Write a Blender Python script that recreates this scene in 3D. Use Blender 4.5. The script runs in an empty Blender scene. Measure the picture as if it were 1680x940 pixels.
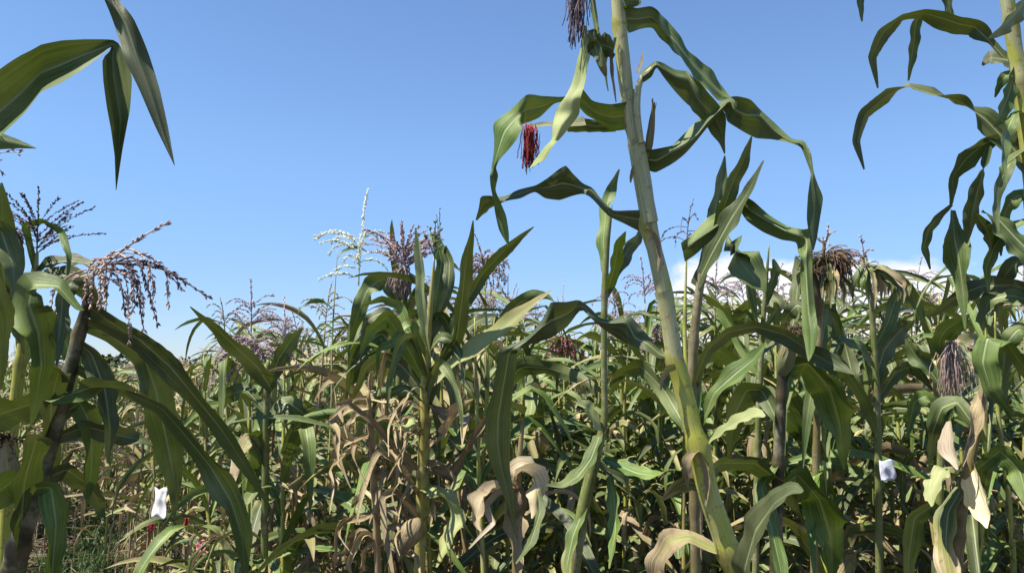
import bpy, math, random
import numpy as np

R = math.radians
sc = bpy.context.scene
COL = sc.collection

# ---------------------------------------------------------------- camera, sky, sun, exposure
PITCH = R(5.9)
EYE = np.array([0.0, 0.0, 1.5])
FPX = 1307.0                                  # focal length in pixels of the 1680 wide frame
cam_d = bpy.data.cameras.new('camera')
cam_d.sensor_width = 36.0
cam_d.lens = 36.0 * FPX / 1680.0
cam_d.clip_start = 0.02
cam_d.clip_end = 3000
cam = bpy.data.objects.new('camera', cam_d)
cam.location = EYE
cam.rotation_euler = (R(90) + PITCH, 0, 0)
COL.objects.link(cam)
sc.camera = cam

SUN = np.array([-0.45, -0.20, 1.0])
SUN /= np.linalg.norm(SUN)
SUN_EL = math.asin(SUN[2])
SUN_ROT = math.atan2(SUN[0], SUN[1])

world = bpy.data.worlds.new('World')
sc.world = world
world.use_nodes = True
nt = world.node_tree
nt.nodes.clear()
def wn(t, **kw):
    n = nt.nodes.new(t)
    for k, v in kw.items(): setattr(n, k, v)
    return n
L = lambda a, b: nt.links.new(a, b)
out = wn('ShaderNodeOutputWorld')
bg = wn('ShaderNodeBackground')
SKY_STRENGTH = 0.081
bg.inputs['Strength'].default_value = SKY_STRENGTH
sky = wn('ShaderNodeTexSky')
sky.sky_type = 'NISHITA'
sky.sun_disc = False
sky.sun_elevation = SUN_EL
sky.sun_rotation = SUN_ROT
sky.altitude = 300
sky.air_density = 1.0
sky.dust_density = 0.1
sky.ozone_density = 3.0
# low cumulus near the horizon, built as real directions of the sky
tc = wn('ShaderNodeTexCoord')
sep = wn('ShaderNodeSeparateXYZ')
L(tc.outputs['Generated'], sep.inputs[0])
mp = wn('ShaderNodeMapping')
mp.inputs['Scale'].default_value = (8.0, 8.0, 11.0)
mp.inputs['Location'].default_value = (3.7, 1.3, 0.4)
L(tc.outputs['Generated'], mp.inputs[0])
nz = wn('ShaderNodeTexNoise')
nz.inputs['Scale'].default_value = 1.6
nz.inputs['Detail'].default_value = 8
nz.inputs['Roughness'].default_value = 0.55
L(mp.outputs[0], nz.inputs[0])
def wmath(op, a, b=None, c=None):
    n = wn('ShaderNodeMath', operation=op)
    for i, v in enumerate((a, b, c)):
        if v is None: continue
        if isinstance(v, (int, float)): n.inputs[i].default_value = v
        else: L(v, n.inputs[i])
    return n.outputs[0]
def wmap(v, a, b, c, d):
    n = wn('ShaderNodeMapRange', interpolation_type='SMOOTHSTEP')
    L(v, n.inputs[0])
    for i, q in enumerate((a, b, c, d)): n.inputs[i + 1].default_value = q
    return n.outputs[0]
low = wmap(sep.outputs['Z'], 0.09, 0.165, 1.0, 0.0)            # only low in the sky
right = wmath('MULTIPLY', wmap(sep.outputs['X'], 0.13, 0.24, 0.0, 1.0), wmap(sep.outputs['X'], 0.40, 0.52, 1.0, 0.55))             # towards the right of the view
leftw = wmap(sep.outputs['X'], -0.33, -0.10, 0.30, 0.0)
side = wmath('ADD', wmath('MULTIPLY', right, 1.15), wmath('MULTIPLY', leftw, 0.5))
dens = wmath('MULTIPLY', low, side)
v = wmath('ADD', nz.outputs['Fac'], wmath('MULTIPLY', dens, 0.62))
cl = wmap(v, 0.80, 1.02, 0.0, 0.95)
mixc = wn('ShaderNodeMix', data_type='RGBA')
L(cl, mixc.inputs[0])
tint = wn('ShaderNodeMix', data_type='RGBA', blend_type='MULTIPLY')
tint.inputs[0].default_value = 1.0
grad = wn('ShaderNodeMix', data_type='RGBA')
L(wmap(sep.outputs['Z'], 0.0, 0.30, 0.0, 1.0), grad.inputs[0])
grad.inputs[6].default_value = (0.57, 0.66, 0.90, 1)
grad.inputs[7].default_value = (0.90, 1.01, 1.12, 1)
L(grad.outputs[2], tint.inputs[7])
L(sky.outputs[0], tint.inputs[6])
L(tint.outputs[2], mixc.inputs[6])
mixc.inputs[7].default_value = (6.0, 6.05, 6.4, 1)
L(mixc.outputs[2], bg.inputs['Color'])
L(bg.outputs[0], out.inputs['Surface'])

sun_d = bpy.data.lights.new('sun', 'SUN')
sun_d.energy = 5.0
sun_d.angle = R(0.53)
sun_d.color = (1.0, 0.93, 0.82)
sun = bpy.data.objects.new('sun', sun_d)
from mathutils import Vector
sun.rotation_euler = Vector(SUN).to_track_quat('Z', 'Y').to_euler()
sun.location = (-3, -3, 8)
COL.objects.link(sun)

vs = sc.view_settings
vs.view_transform = 'Standard'
vs.look = 'None'
vs.exposure = 1.10
vs.gamma = 1
vs.use_curve_mapping = False
sc.cycles.max_bounces = 6
sc.cycles.transparent_max_bounces = 6
sc.cycles.diffuse_bounces = 3
sc.cycles.glossy_bounces = 2
sc.cycles.transmission_bounces = 3

# ---------------------------------------------------------------- pixel <-> world
XR = np.array([1.0, 0, 0])
FW = np.array([0, math.cos(PITCH), math.sin(PITCH)])
UP = np.array([0, -math.sin(PITCH), math.cos(PITCH)])
def P(px, py, d):
    return EYE + FW * d + XR * ((px - 840) / FPX * d) + UP * ((470 - py) / FPX * d)
def ground_py(d):
    return 470 + FPX * (EYE[2] + d * math.sin(PITCH)) / (d * math.cos(PITCH))
def px_of(p):
    q = np.asarray(p) - EYE
    d = q @ FW
    return 840 + FPX * (q @ XR) / d, 470 - FPX * (q @ UP) / d, d
def unit(v):
    v = np.asarray(v, float)
    n = np.linalg.norm(v, axis=-1, keepdims=True)
    return v / np.maximum(n, 1e-9)

# ---------------------------------------------------------------- materials
def mat(name):
    m = bpy.data.materials.new(name)
    m.use_nodes = True
    m.node_tree.nodes.clear()
    return m, m.node_tree
class NB:
    """Small node builder."""
    def __init__(s, name):
        s.m, s.t = mat(name)
    def n(s, typ, ins=None, **kw):
        n = s.t.nodes.new(typ)
        for k, v in kw.items(): setattr(n, k, v)
        for k, v in (ins or {}).items(): s.set(n.inputs[k], v)
        return n
    def set(s, sock, v):
        if hasattr(v, 'links'): s.t.links.new(v, sock)
        else: sock.default_value = v
    def math(s, op, a, b=0.0, c=0.0):
        return s.n('ShaderNodeMath', {0: a, 1: b, 2: c}, operation=op).outputs[0]
    def ramp(s, v, a, b, c=0.0, d=1.0, smooth=True):
        return s.n('ShaderNodeMapRange', {0: v, 1: a, 2: b, 3: c, 4: d}, interpolation_type='SMOOTHSTEP' if smooth else 'LINEAR').outputs[0]
    def mix(s, f, a, b, blend='MIX'):
        return s.n('ShaderNodeMix', {0: f, 6: a, 7: b}, data_type='RGBA', blend_type=blend).outputs[2]
    def noise(s, vec, scale, detail=3, rough=0.55):
        return s.n('ShaderNodeTexNoise', {'Vector': vec, 'Scale': scale, 'Detail': detail, 'Roughness': rough}).outputs['Fac']
    def attr(s, name):
        return s.n('ShaderNodeAttribute', attribute_name=name)
    def done(s, shader):
        o = s.n('ShaderNodeOutputMaterial')
        s.t.links.new(shader, o.inputs['Surface'])
        return s.m

def c4(r, g, b): return (r, g, b, 1.0)

def leaf_material(name, dark, mid, pale, trans, tw=0.28, rough=0.42, spec=0.45):
    b = NB(name)
    uv = b.n('ShaderNodeUVMap', uv_map='UVMap').outputs[0]
    xyz = b.n('ShaderNodeSeparateXYZ', {0: uv})
    u, v = xyz.outputs[0], xyz.outputs[1]
    dry = b.attr('dry').outputs['Fac']
    rnd = b.n('ShaderNodeObjectInfo').outputs['Random']
    geo = b.n('ShaderNodeNewGeometry').outputs['Position']
    st = b.n('ShaderNodeCombineXYZ', {0: b.math('MULTIPLY', u, 2.5), 1: b.math('MULTIPLY', v, 34.0), 2: b.math('MULTIPLY', rnd, 40.0)}).outputs[0]
    vein = b.noise(st, 1.0, 2)
    fine = b.n('ShaderNodeCombineXYZ', {0: b.math('MULTIPLY', u, 3.0), 1: b.math('MULTIPLY', v, 120.0), 2: 1.0}).outputs[0]
    vein2 = b.noise(fine, 1.0, 1)
    blot = b.noise(geo, 9.0, 4)
    spots = b.noise(geo, 55.0, 3, 0.7)
    base = b.mix(b.ramp(vein, 0.3, 0.72), dark, mid)
    base = b.mix(b.math('MULTIPLY', b.ramp(blot, 0.38, 0.72), 0.55), base, pale)
    hue = b.n('ShaderNodeHueSaturation', {'Hue': b.math('ADD', 0.482, b.math('MULTIPLY', rnd, 0.03)), 'Saturation': b.math('ADD', 0.8, b.math('MULTIPLY', rnd, 0.3)),
              'Value': b.math('ADD', 0.72, b.math('MULTIPLY', rnd, 0.68)), 'Color': base}).outputs[0]
    mr = b.math('ABSOLUTE', b.math('SUBTRACT', v, 0.5))
    rib = b.ramp(mr, 0.015, 0.05, 1.0, 0.0)
    rib = b.math('MULTIPLY', rib, b.ramp(u, 0.5, 1.0, 0.8, 0.15))
    green = b.mix(rib, hue, c4(0.30, 0.34, 0.17))
    # drying: from the edges and the tip inward, following the dry attribute
    edge = b.math('ADD', b.math('MULTIPLY', mr, 1.1), b.math('MULTIPLY', u, 0.35))
    dmask = b.math('ADD', b.math('MULTIPLY', dry, 1.7), b.math('MULTIPLY', edge, 0.55))
    dmask = b.math('ADD', dmask, b.math('MULTIPLY', b.math('SUBTRACT', vein, 0.5), 0.5))
    dmask = b.math('ADD', dmask, b.math('MULTIPLY', b.math('SUBTRACT', blot, 0.5), 0.6))
    dm = b.ramp(dmask, 0.86, 1.12)
    yel = b.ramp(dmask, 0.66, 0.98)
    tan = b.mix(b.ramp(vein, 0.3, 0.7), c4(0.19, 0.135, 0.065), c4(0.52, 0.43, 0.26))
    tan = b.mix(b.math('MULTIPLY', b.ramp(blot, 0.45, 0.65), 0.5), tan, c4(0.50, 0.43, 0.30))
    tan = b.mix(b.ramp(spots, 0.60, 0.74), tan, c4(0.10, 0.06, 0.032))
    tan = b.mix(b.math('MULTIPLY', rnd, 0.35), tan, c4(0.27, 0.21, 0.12))
    tan = b.n('ShaderNodeHueSaturation', {'Value': b.math('ADD', 0.55, b.math('MULTIPLY', b.math('FRACT', b.math('MULTIPLY', rnd, 7.3)), 0.65)), 'Color': tan}).outputs[0]
    tan = b.mix(b.math('MULTIPLY', b.ramp(b.noise(geo, 24.0, 4, 0.7), 0.52, 0.7), 0.6), tan, c4(0.15, 0.095, 0.055))
    col = b.mix(yel, green, c4(0.25, 0.24, 0.075))
    col = b.mix(dm, col, tan)
    col = b.mix(b.math('MULTIPLY', b.ramp(spots, 0.66, 0.78), 0.4), col, c4(0.16, 0.12, 0.05))
    bump = b.n('ShaderNodeBump', {'Height': b.math('ADD', vein2, b.math('MULTIPLY', vein, 0.8)), 'Strength': 0.35, 'Distance': 0.002}).outputs[0]
    pr = b.n('ShaderNodeBsdfPrincipled', {'Base Color': col, 'Roughness': b.ramp(dm, 0, 1, rough, 0.75, False), 'Specular IOR Level': b.ramp(dm, 0, 1, spec, 0.15, False), 'Normal': bump})
    tcol = b.mix(dm, b.mix(0.55, hue, trans), b.mix(0.5, tan, c4(0.45, 0.30, 0.10)))
    tr = b.n('ShaderNodeBsdfTranslucent', {'Color': tcol, 'Normal': bump})
    mx = b.n('ShaderNodeMixShader', {0: tw, 1: pr.outputs[0], 2: tr.outputs[0]})
    return b.done(mx.outputs[0])

M = {}
M['leaf'] = leaf_material('maize leaf', c4(0.028, 0.054, 0.012), c4(0.100, 0.146, 0.030), c4(0.205, 0.24, 0.085), c4(0.19, 0.26, 0.012), 0.105, 0.48, 0.36)
M['husk'] = leaf_material('maize husk', c4(0.20, 0.24, 0.085), c4(0.32, 0.35, 0.15), c4(0.46, 0.46, 0.27), c4(0.42, 0.45, 0.16), 0.3, 0.55, 0.3)
M['weed'] = leaf_material('weed leaf', c4(0.032, 0.060, 0.010), c4(0.105, 0.150, 0.026), c4(0.21, 0.24, 0.07), c4(0.17, 0.27, 0.04), 0.10, 0.5, 0.35)

def stalk_material(name, lowc, highc, dirt):
    b = NB(name)
    uv = b.n('ShaderNodeUVMap', uv_map='UVMap').outputs[0]
    xyz = b.n('ShaderNodeSeparateXYZ', {0: uv})
    u, v = xyz.outputs[0], xyz.outputs[1]
    dry = b.attr('dry').outputs['Fac']
    node = b.attr('node').outputs['Fac']
    geo = b.n('ShaderNodeNewGeometry').outputs['Position']
    rnd = b.n('ShaderNodeObjectInfo').outputs['Random']
    st = b.n('ShaderNodeCombineXYZ', {0: b.math('MULTIPLY', u, 9.0), 1: b.math('MULTIPLY', v, 46.0), 2: b.math('MULTIPLY', rnd, 9.0)}).outputs[0]
    vein = b.noise(st, 1.0, 3)
    blot = b.noise(geo, 16.0, 5, 0.65)
    spots = b.noise(geo, 90.0, 3, 0.7)
    col = b.mix(b.ramp(vein, 0.3, 0.7), lowc, highc)
    col = b.mix(b.math('MULTIPLY', b.ramp(blot, 0.45, 0.75), 0.6), col, c4(0.42, 0.40, 0.27))
    col = b.mix(b.math('MULTIPLY', b.ramp(spots, 0.54, 0.68), 0.6), col, dirt)
    stain = b.noise(b.n('ShaderNodeCombineXYZ', {0: b.math('MULTIPLY', u, 5.0), 1: b.math('MULTIPLY', v, 9.0), 2: rnd}).outputs[0], 1.0, 4, 0.7)
    col = b.mix(b.math('MULTIPLY', b.ramp(stain, 0.56, 0.70), 0.45), col, c4(0.16, 0.10, 0.07))
    tan = b.mix(vein, c4(0.20, 0.13, 0.06), c4(0.42, 0.31, 0.17))
    col = b.mix(b.ramp(b.math('ADD', dry, b.math('MULTIPLY', b.math('SUBTRACT', blot, 0.5), 0.9)), 0.35, 0.7), col, tan)
    col = b.mix(b.math('MULTIPLY', node, 0.75), col, c4(0.13, 0.095, 0.045))
    bump = b.n('ShaderNodeBump', {'Height': vein, 'Strength': 0.3, 'Distance': 0.002}).outputs[0]
    pr = b.n('ShaderNodeBsdfPrincipled', {'Base Color': col, 'Roughness': 0.5, 'Specular IOR Level': 0.35, 'Normal': bump})
    return b.done(pr.outputs[0])
M['stalk'] = stalk_material('maize stalk', c4(0.25, 0.27, 0.035), c4(0.43, 0.43, 0.09), c4(0.10, 0.07, 0.04))
M['stalk_bright'] = stalk_material('bright maize stalk', c4(0.29, 0.32, 0.035), c4(0.50, 0.49, 0.10), c4(0.17, 0.11, 0.05))
M['stalk_green'] = stalk_material('green maize stalk', c4(0.085, 0.11, 0.025), c4(0.19, 0.215, 0.06), c4(0.08, 0.055, 0.03))
M['stalk_shaded'] = stalk_material('shaded maize stalk', c4(0.020, 0.020, 0.010), c4(0.045, 0.040, 0.018), c4(0.05, 0.035, 0.02))  # stalk colour darkened to hold the shade of the leaves around it
M['stalk_tan'] = stalk_material('dry maize stalk', c4(0.12, 0.10, 0.038), c4(0.21, 0.17, 0.07), c4(0.10, 0.06, 0.03))
M['stalk_yellow'] = stalk_material('yellowing maize stalk', c4(0.27, 0.25, 0.055), c4(0.40, 0.36, 0.10), c4(0.14, 0.08, 0.035))
M['sheath'] = stalk_material('maize leaf sheath', c4(0.27, 0.28, 0.11), c4(0.52, 0.50, 0.27), c4(0.17, 0.12, 0.07))

def fibre_material(name, c1, c2, tw=0.2):
    b = NB(name)
    geo = b.n('ShaderNodeNewGeometry').outputs['Position']
    n = b.noise(geo, 60.0, 3, 0.7)
    rnd = b.n('ShaderNodeObjectInfo').outputs['Random']
    col = b.mix(b.ramp(n, 0.35, 0.68), c1, c2)
    col = b.n('ShaderNodeHueSaturation', {'Value': b.math('ADD', 0.75, b.math('MULTIPLY', rnd, 0.5)), 'Color': col}).outputs[0]
    pr = b.n('ShaderNodeBsdfPrincipled', {'Base Color': col, 'Roughness': 0.7, 'Specular IOR Level': 0.2})
    tr = b.n('ShaderNodeBsdfTranslucent', {'Color': col})
    return b.done(b.n('ShaderNodeMixShader', {0: tw, 1: pr.outputs[0], 2: tr.outputs[0]}).outputs[0])
M['tassel_purple'] = fibre_material('purple tassel', c4(0.34, 0.24, 0.26), c4(0.62, 0.50, 0.51))
M['tassel_tan'] = fibre_material('tan tassel', c4(0.20, 0.15, 0.10), c4(0.46, 0.39, 0.30))
M['tassel_pink'] = fibre_material('pinkish dry tassel', c4(0.30, 0.20, 0.17), c4(0.62, 0.50, 0.44))
M['tassel_white'] = fibre_material('pale dry tassel', c4(0.70, 0.74, 0.62), c4(0.86, 0.87, 0.80), 0.5)
M['tassel_green'] = fibre_material('green tassel', c4(0.10, 0.14, 0.06), c4(0.24, 0.27, 0.13))
M['tassel_dark'] = fibre_material('dark tassel', c4(0.075, 0.052, 0.06), c4(0.21, 0.16, 0.165))
M['silk_brown'] = fibre_material('brown silk', c4(0.07, 0.045, 0.03), c4(0.20, 0.13, 0.08))
M['silk_pink'] = fibre_material('pink silk', c4(0.26, 0.09, 0.09), c4(0.48, 0.24, 0.19))
M['silk_red'] = fibre_material('maroon silk', c4(0.24, 0.02, 0.04), c4(0.48, 0.09, 0.07))
M['silk_grey'] = fibre_material('greyish purple silk', c4(0.13, 0.09, 0.11), c4(0.30, 0.24, 0.25))
M['silk_straw'] = fibre_material('straw silk', c4(0.25, 0.22, 0.08), c4(0.42, 0.40, 0.20))

def plain(name, c1, c2, scale, rough=0.6, tw=0.0):
    b = NB(name)
    geo = b.n('ShaderNodeNewGeometry').outputs['Position']
    n = b.noise(geo, scale, 5, 0.65)
    col = b.mix(b.ramp(n, 0.35, 0.7), c1, c2)
    bump = b.n('ShaderNodeBump', {'Height': n, 'Strength': 0.4, 'Distance': 0.004}).outputs[0]
    sh = b.n('ShaderNodeBsdfPrincipled', {'Base Color': col, 'Roughness': rough, 'Specular IOR Level': 0.35, 'Normal': bump}).outputs[0]
    if tw:
        t = b.n('ShaderNodeBsdfTranslucent', {'Color': col}).outputs[0]
        sh = b.n('ShaderNodeMixShader', {0: tw, 1: sh, 2: t}).outputs[0]
    return b.done(sh)
M['soil'] = plain('soil', c4(0.030, 0.022, 0.015), c4(0.080, 0.058, 0.038), 3.0, 0.95)
M['straw'] = plain('straw', c4(0.06, 0.044, 0.026), c4(0.17, 0.13, 0.075), 14.0, 0.8, 0.15)
M['grass'] = plain('grass blades', c4(0.035, 0.075, 0.016), c4(0.075, 0.135, 0.03), 8.0, 0.5, 0.25)
M['white_plastic'] = plain('white plastic film', c4(0.70, 0.70, 0.68), c4(0.86, 0.86, 0.86), 30.0, 0.35, 0.3)
M['blue_white_plastic'] = plain('bluish white plastic', c4(0.60, 0.62, 0.70), c4(0.80, 0.80, 0.85), 30.0, 0.35, 0.3)
M['pink_plastic'] = plain('pink plastic film', c4(0.72, 0.20, 0.28), c4(0.82, 0.32, 0.40), 30.0, 0.4, 0.3)
M['red_paper'] = plain('red printed paper', c4(0.16, 0.012, 0.014), c4(0.27, 0.03, 0.03), 30.0, 0.6, 0.1)
M['cream_husk'] = leaf_material('bleached husk', c4(0.40, 0.31, 0.17), c4(0.62, 0.53, 0.36), c4(0.72, 0.66, 0.50), c4(0.55, 0.45, 0.25), 0.25, 0.7, 0.2)
M['treeline'] = plain('far foliage', c4(0.022, 0.038, 0.018), c4(0.05, 0.075, 0.034), 0.6, 0.8)

# ---------------------------------------------------------------- mesh building
class MB:
    def __init__(s):
        s.v, s.f, s.uv, s.dry, s.node, s.mi = [], [], [], [], [], []
        s.n = 0
    def add(s, verts, faces, uv=None, dry=0.0, node=0.0, mi=0):
        verts = np.asarray(verts, float)
        k = len(verts)
        s.v.append(verts)
        s.f.extend([tuple(int(i) + s.n for i in f) for f in faces])
        s.mi.extend([mi] * len(faces))
        s.uv.append(np.zeros((k, 2)) if uv is None else np.asarray(uv, float))
        s.dry.append(np.broadcast_to(np.asarray(dry, float), (k,)))
        s.node.append(np.broadcast_to(np.asarray(node, float), (k,)))
        s.n += k
    def mesh(s, name, mats, origin=(0, 0, 0)):
        me = bpy.data.meshes.new(name)
        V = np.concatenate(s.v) - np.asarray(origin, float)
        me.from_pydata([tuple(x) for x in V], [], s.f)
        UV = np.concatenate(s.uv)
        li = np.empty(len(me.loops), dtype=np.int32)
        me.loops.foreach_get('vertex_index', li)
        lay = me.uv_layers.new(name='UVMap')
        lay.data.foreach_set('uv', UV[li].astype(np.float32).ravel())
        a = me.attributes.new('dry', 'FLOAT', 'POINT')
        a.data.foreach_set('value', np.concatenate(s.dry).astype(np.float32))
        nd = np.concatenate(s.node)
        if nd.any():
            a = me.attributes.new('node', 'FLOAT', 'POINT')
            a.data.foreach_set('value', nd.astype(np.float32))
        for m in (mats if isinstance(mats, (list, tuple)) else [mats]): me.materials.append(m)
        me.polygons.foreach_set('material_index', np.array(s.mi, dtype=np.int32))
        me.polygons.foreach_set('use_smooth', np.ones(len(s.f), dtype=bool))
        me.update()
        return me
    def build(s, name, mats, parent=None, origin=(0, 0, 0)):
        o = bpy.data.objects.new(name, s.mesh(name, mats, origin))
        COL.objects.link(o)
        if parent is not None: o.parent = parent
        return o

def tag(o, label=None, cat=None, group=None, kind=None):
    if label: o['label'] = label
    if cat: o['category'] = cat
    if group: o['group'] = group
    if kind: o['kind'] = kind
    return o
def thing(name, label, cat, loc=(0, 0, 0), group=None):
    o = bpy.data.objects.new(name, None)
    o.empty_display_size = 0.1
    COL.objects.link(o)
    o.location = tuple(loc)
    return tag(o, label, cat, group)

def grid_faces(n, m, closed=False):
    f = []
    mm = m if closed else m - 1
    for i in range(n - 1):
        for j in range(mm):
            a, b2 = i * m + j, i * m + (j + 1) % m
            f.append((a, b2, b2 + m, a + m))
    return f

def smooth_path(pts, n, corner=0.0):
    """Catmull-Rom through rows of pts (any number of columns), resampled to n rows even in arc length of the first three."""
    p = np.asarray(pts, float)
    ext = np.vstack([2 * p[0] - p[1], p, 2 * p[-1] - p[-2]])
    outp = []
    K = 14
    for i in range(1, len(ext) - 2):
        p0, p1, p2, p3 = ext[i - 1:i + 3]
        for t in np.linspace(0, 1, K, endpoint=False):
            lin = p1 + (p2 - p1) * t
            outp.append(corner * lin + (1 - corner) * 0.5 * (2 * p1 + (p2 - p0) * t + (2 * p0 - 5 * p1 + 4 * p2 - p3) * t * t + (3 * p1 - p0 - 3 * p2 + p3) * t ** 3))
    outp.append(p[-1])
    q = np.array(outp)
    d = np.r_[0, np.cumsum(np.linalg.norm(np.diff(q[:, :3], axis=0), axis=1))]
    s = np.linspace(0, d[-1], n)
    return np.stack([np.interp(s, d, q[:, k]) for k in range(q.shape[1])], 1)

def tangents(p):
    return unit(np.gradient(p, axis=0))

def ribbon(mb, p, nrm, hw, rng, fold=0.25, curl=0.0, wave=0.22, dry=0.0, m=7, jag=0.0, waves=None, mi=0):
    """A leaf blade: centre line p, normals nrm, half widths hw; V fold along the midrib, wavy margins, optional curling-in."""
    n = len(p)
    t = tangents(p)
    nn = unit(nrm - (nrm * t).sum(1, keepdims=True) * t)
    b = np.cross(t, nn)
    vs_ = np.linspace(-1, 1, m)
    s = np.linspace(0, 1, n)
    ph = rng.uniform(0, 6.28, 2)
    fr = waves if waves else rng.uniform(16, 26)
    V = np.zeros((n, m, 3))
    jl = 1 + jag * (rng.random((n, 2)) - 0.6)
    for j, v in enumerate(vs_):
        av = abs(v)
        w = hw.copy()
        if jag and av > 0.9: w = w * jl[:, 0 if v < 0 else 1]
        if curl > 1e-3:
            x = np.sin(v * curl) / curl
            y = (1 - np.cos(v * curl)) / curl
        else:
            x, y = v, 0.0
        x = x * math.cos(fold)
        y = y + av * math.sin(fold)
        wv = wave * av * av * np.sin(fr * s + ph[0 if v < 0 else 1]) * np.sin(np.pi * np.clip(s * 1.02, 0, 1)) ** 0.5
        V[:, j] = p + b * (x * w)[:, None] + nn * ((y + wv) * w)[:, None]
    uv = np.stack([np.repeat(s[:, None], m, 1), np.repeat(((vs_ + 1) / 2)[None], n, 0)], -1)
    dv = np.broadcast_to(np.asarray(dry, float), (n,))
    mb.add(V.reshape(-1, 3), grid_faces(n, m), uv.reshape(-1, 2), np.repeat(dv, m), mi=mi)

def tube(mb, p, r, sides=8, dry=0.0, node=None, cap=True, mi=0, ulen=None, scallop=0.0):
    p = np.asarray(p, float)
    n = len(p)
    r = np.broadcast_to(np.asarray(r, float), (n,))
    t = tangents(p)
    ref = np.array([0.31, 0.95, 0.11])
    if abs((t @ ref)).max() > 0.92: ref = np.array([0.95, -0.2, 0.25])
    a = unit(np.cross(t, ref))
    b = np.cross(t, a)
    th = np.linspace(0, 2 * np.pi, sides, endpoint=False)
    V = p[:, None] + r[:, None, None] * (np.cos(th)[None, :, None] * a[:, None] + np.sin(th)[None, :, None] * b[:, None])
    s = np.r_[0, np.cumsum(np.linalg.norm(np.diff(p, axis=0), axis=1))]
    uv = np.stack([np.repeat(s[:, None], sides, 1), np.repeat((np.abs(th / np.pi - 1))[None], n, 0)], -1)
    f = grid_faces(n, sides, True)
    if cap:
        f = f + [tuple(range(sides))[::-1], tuple((n - 1) * sides + k for k in range(sides))]
    dv = np.broadcast_to(np.asarray(dry, float), (n,))
    nv = np.zeros(n) if node is None else np.asarray(node, float)
    mb.add(V.reshape(-1, 3), f, uv.reshape(-1, 2), np.repeat(dv, sides), np.repeat(nv, sides), mi=mi)

def stalk_mesh(mb, p, r, nodes, sides=12, dry=0.0, mi=0, nsamp=None):
    """Stalk along p with swollen nodes at the fractions in nodes."""
    length = np.linalg.norm(np.diff(p, axis=0), axis=1).sum()
    q = smooth_path(np.c_[p, r], nsamp or max(20, int(length / 0.018)))
    s = np.linspace(0, 1, len(q))
    bul = np.zeros(len(q)); nd = np.zeros(len(q))
    for k in nodes:
        dist = (s - k) * length
        bul += 0.24 * np.exp(-(dist / 0.011) ** 2) - 0.05 * np.exp(-((dist - 0.02) / 0.012) ** 2)
        nd += np.exp(-((dist + 0.002) / 0.007) ** 2)
    tube(mb, q[:, :3], q[:, 3] * (1 + bul), sides, dry, np.clip(nd, 0, 1), mi=mi)
    return q

def spikelets(mb, p, rng, size, density, mi=0):
    """Many small slender spikelets along a tassel branch."""
    t = tangents(p)
    length = np.linalg.norm(np.diff(p, axis=0), axis=1).sum()
    k = max(3, int(length * density))
    for s in rng.uniform(0.06, 1.0, k):
        i = min(int(s * (len(p) - 1)), len(p) - 2)
        f = s * (len(p) - 1) - i
        c = p[i] * (1 - f) + p[i + 1] * f
        d = unit(t[i] * 1.1 + unit(rng.normal(size=3)) * 0.62)
        a = unit(np.cross(d, rng.normal(size=3)))
        b = np.cross(d, a)
        l = size * rng.uniform(0.7, 1.3); w = l * 0.17
        V = [c, c + d * l * .45 + a * w, c + d * l * .45 + b * w, c + d * l * .45 - a * w, c + d * l * .45 - b * w, c + d * l]
        mb.add(V, [(0, 2, 1), (0, 3, 2), (0, 4, 3), (0, 1, 4), (5, 1, 2), (5, 2, 3), (5, 3, 4), (5, 4, 1)], mi=mi)

def arc_path(p0, az, e0, length, droop, n=14, power=1.4, sway=0.0, kink=None):
    """Line starting at p0 with heading az and elevation e0 that bends downward by droop radians along its length."""
    pts = [np.asarray(p0, float)]
    ds = length / (n - 1)
    for i in range(1, n):
        s = (i - 0.5) / (n - 1)
        e = e0 - droop * s ** power
        if kink is not None and s > kink[0]: e -= kink[1] * min(1.0, (s - kink[0]) / 0.06)
        e = max(e, -1.5)
        a = az + sway * s
        pts.append(pts[-1] + ds * np.array([math.cos(e) * math.cos(a), math.cos(e) * math.sin(a), math.sin(e)]))
    return np.array(pts)

def tassel(mb, p0, axis, h, nb, rng, spread=0.7, droop=1.2, size=0.011, density=230, stem_r=0.0022, blen=0.62, spike=1.0):
    axis = unit(axis)
    e = math.asin(axis[2]); az = math.atan2(axis[1], axis[0])
    main = arc_path(p0, az, e, h * spike, droop * 0.15, 14)
    tube(mb, main, np.linspace(stem_r, stem_r * 0.4, 14), 5)
    spikelets(mb, main[5:], rng, size, density * 1.2)
    for k in range(nb):
        s = 0.12 + 0.42 * (k + rng.random()) / nb
        i = int(s * 13)
        a = rng.uniform(0, 6.28)
        el = e - spread * rng.uniform(0.6, 1.25)
        br = arc_path(main[i], a, max(el, -0.9), h * blen * rng.uniform(0.65, 1.15), droop * rng.uniform(0.6, 1.4), 12)
        tube(mb, br, np.linspace(stem_r * 0.55, stem_r * 0.25, 12), 4)
        spikelets(mb, br[1:], rng, size, density)

def silk(mb, p0, axis, length, n, rng, spread=0.5, droop=2.2, r=0.0009):
    axis = unit(axis)
    for k in range(n):
        d = unit(axis + rng.normal(size=3) * spread)
        br = arc_path(np.asarray(p0) + rng.normal(size=3) * 0.004, math.atan2(d[1], d[0]), math.asin(np.clip(d[2], -1, 1)), length * rng.uniform(0.55, 1.1), droop * rng.uniform(0.5, 1.2), 11, 0.9, rng.uniform(-1, 1))
        br[1:] += np.cumsum(rng.normal(size=(10, 3)), 0) * length * 0.012
        tube(mb, br, r * rng.uniform(0.7, 1.4), 3)

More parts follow.
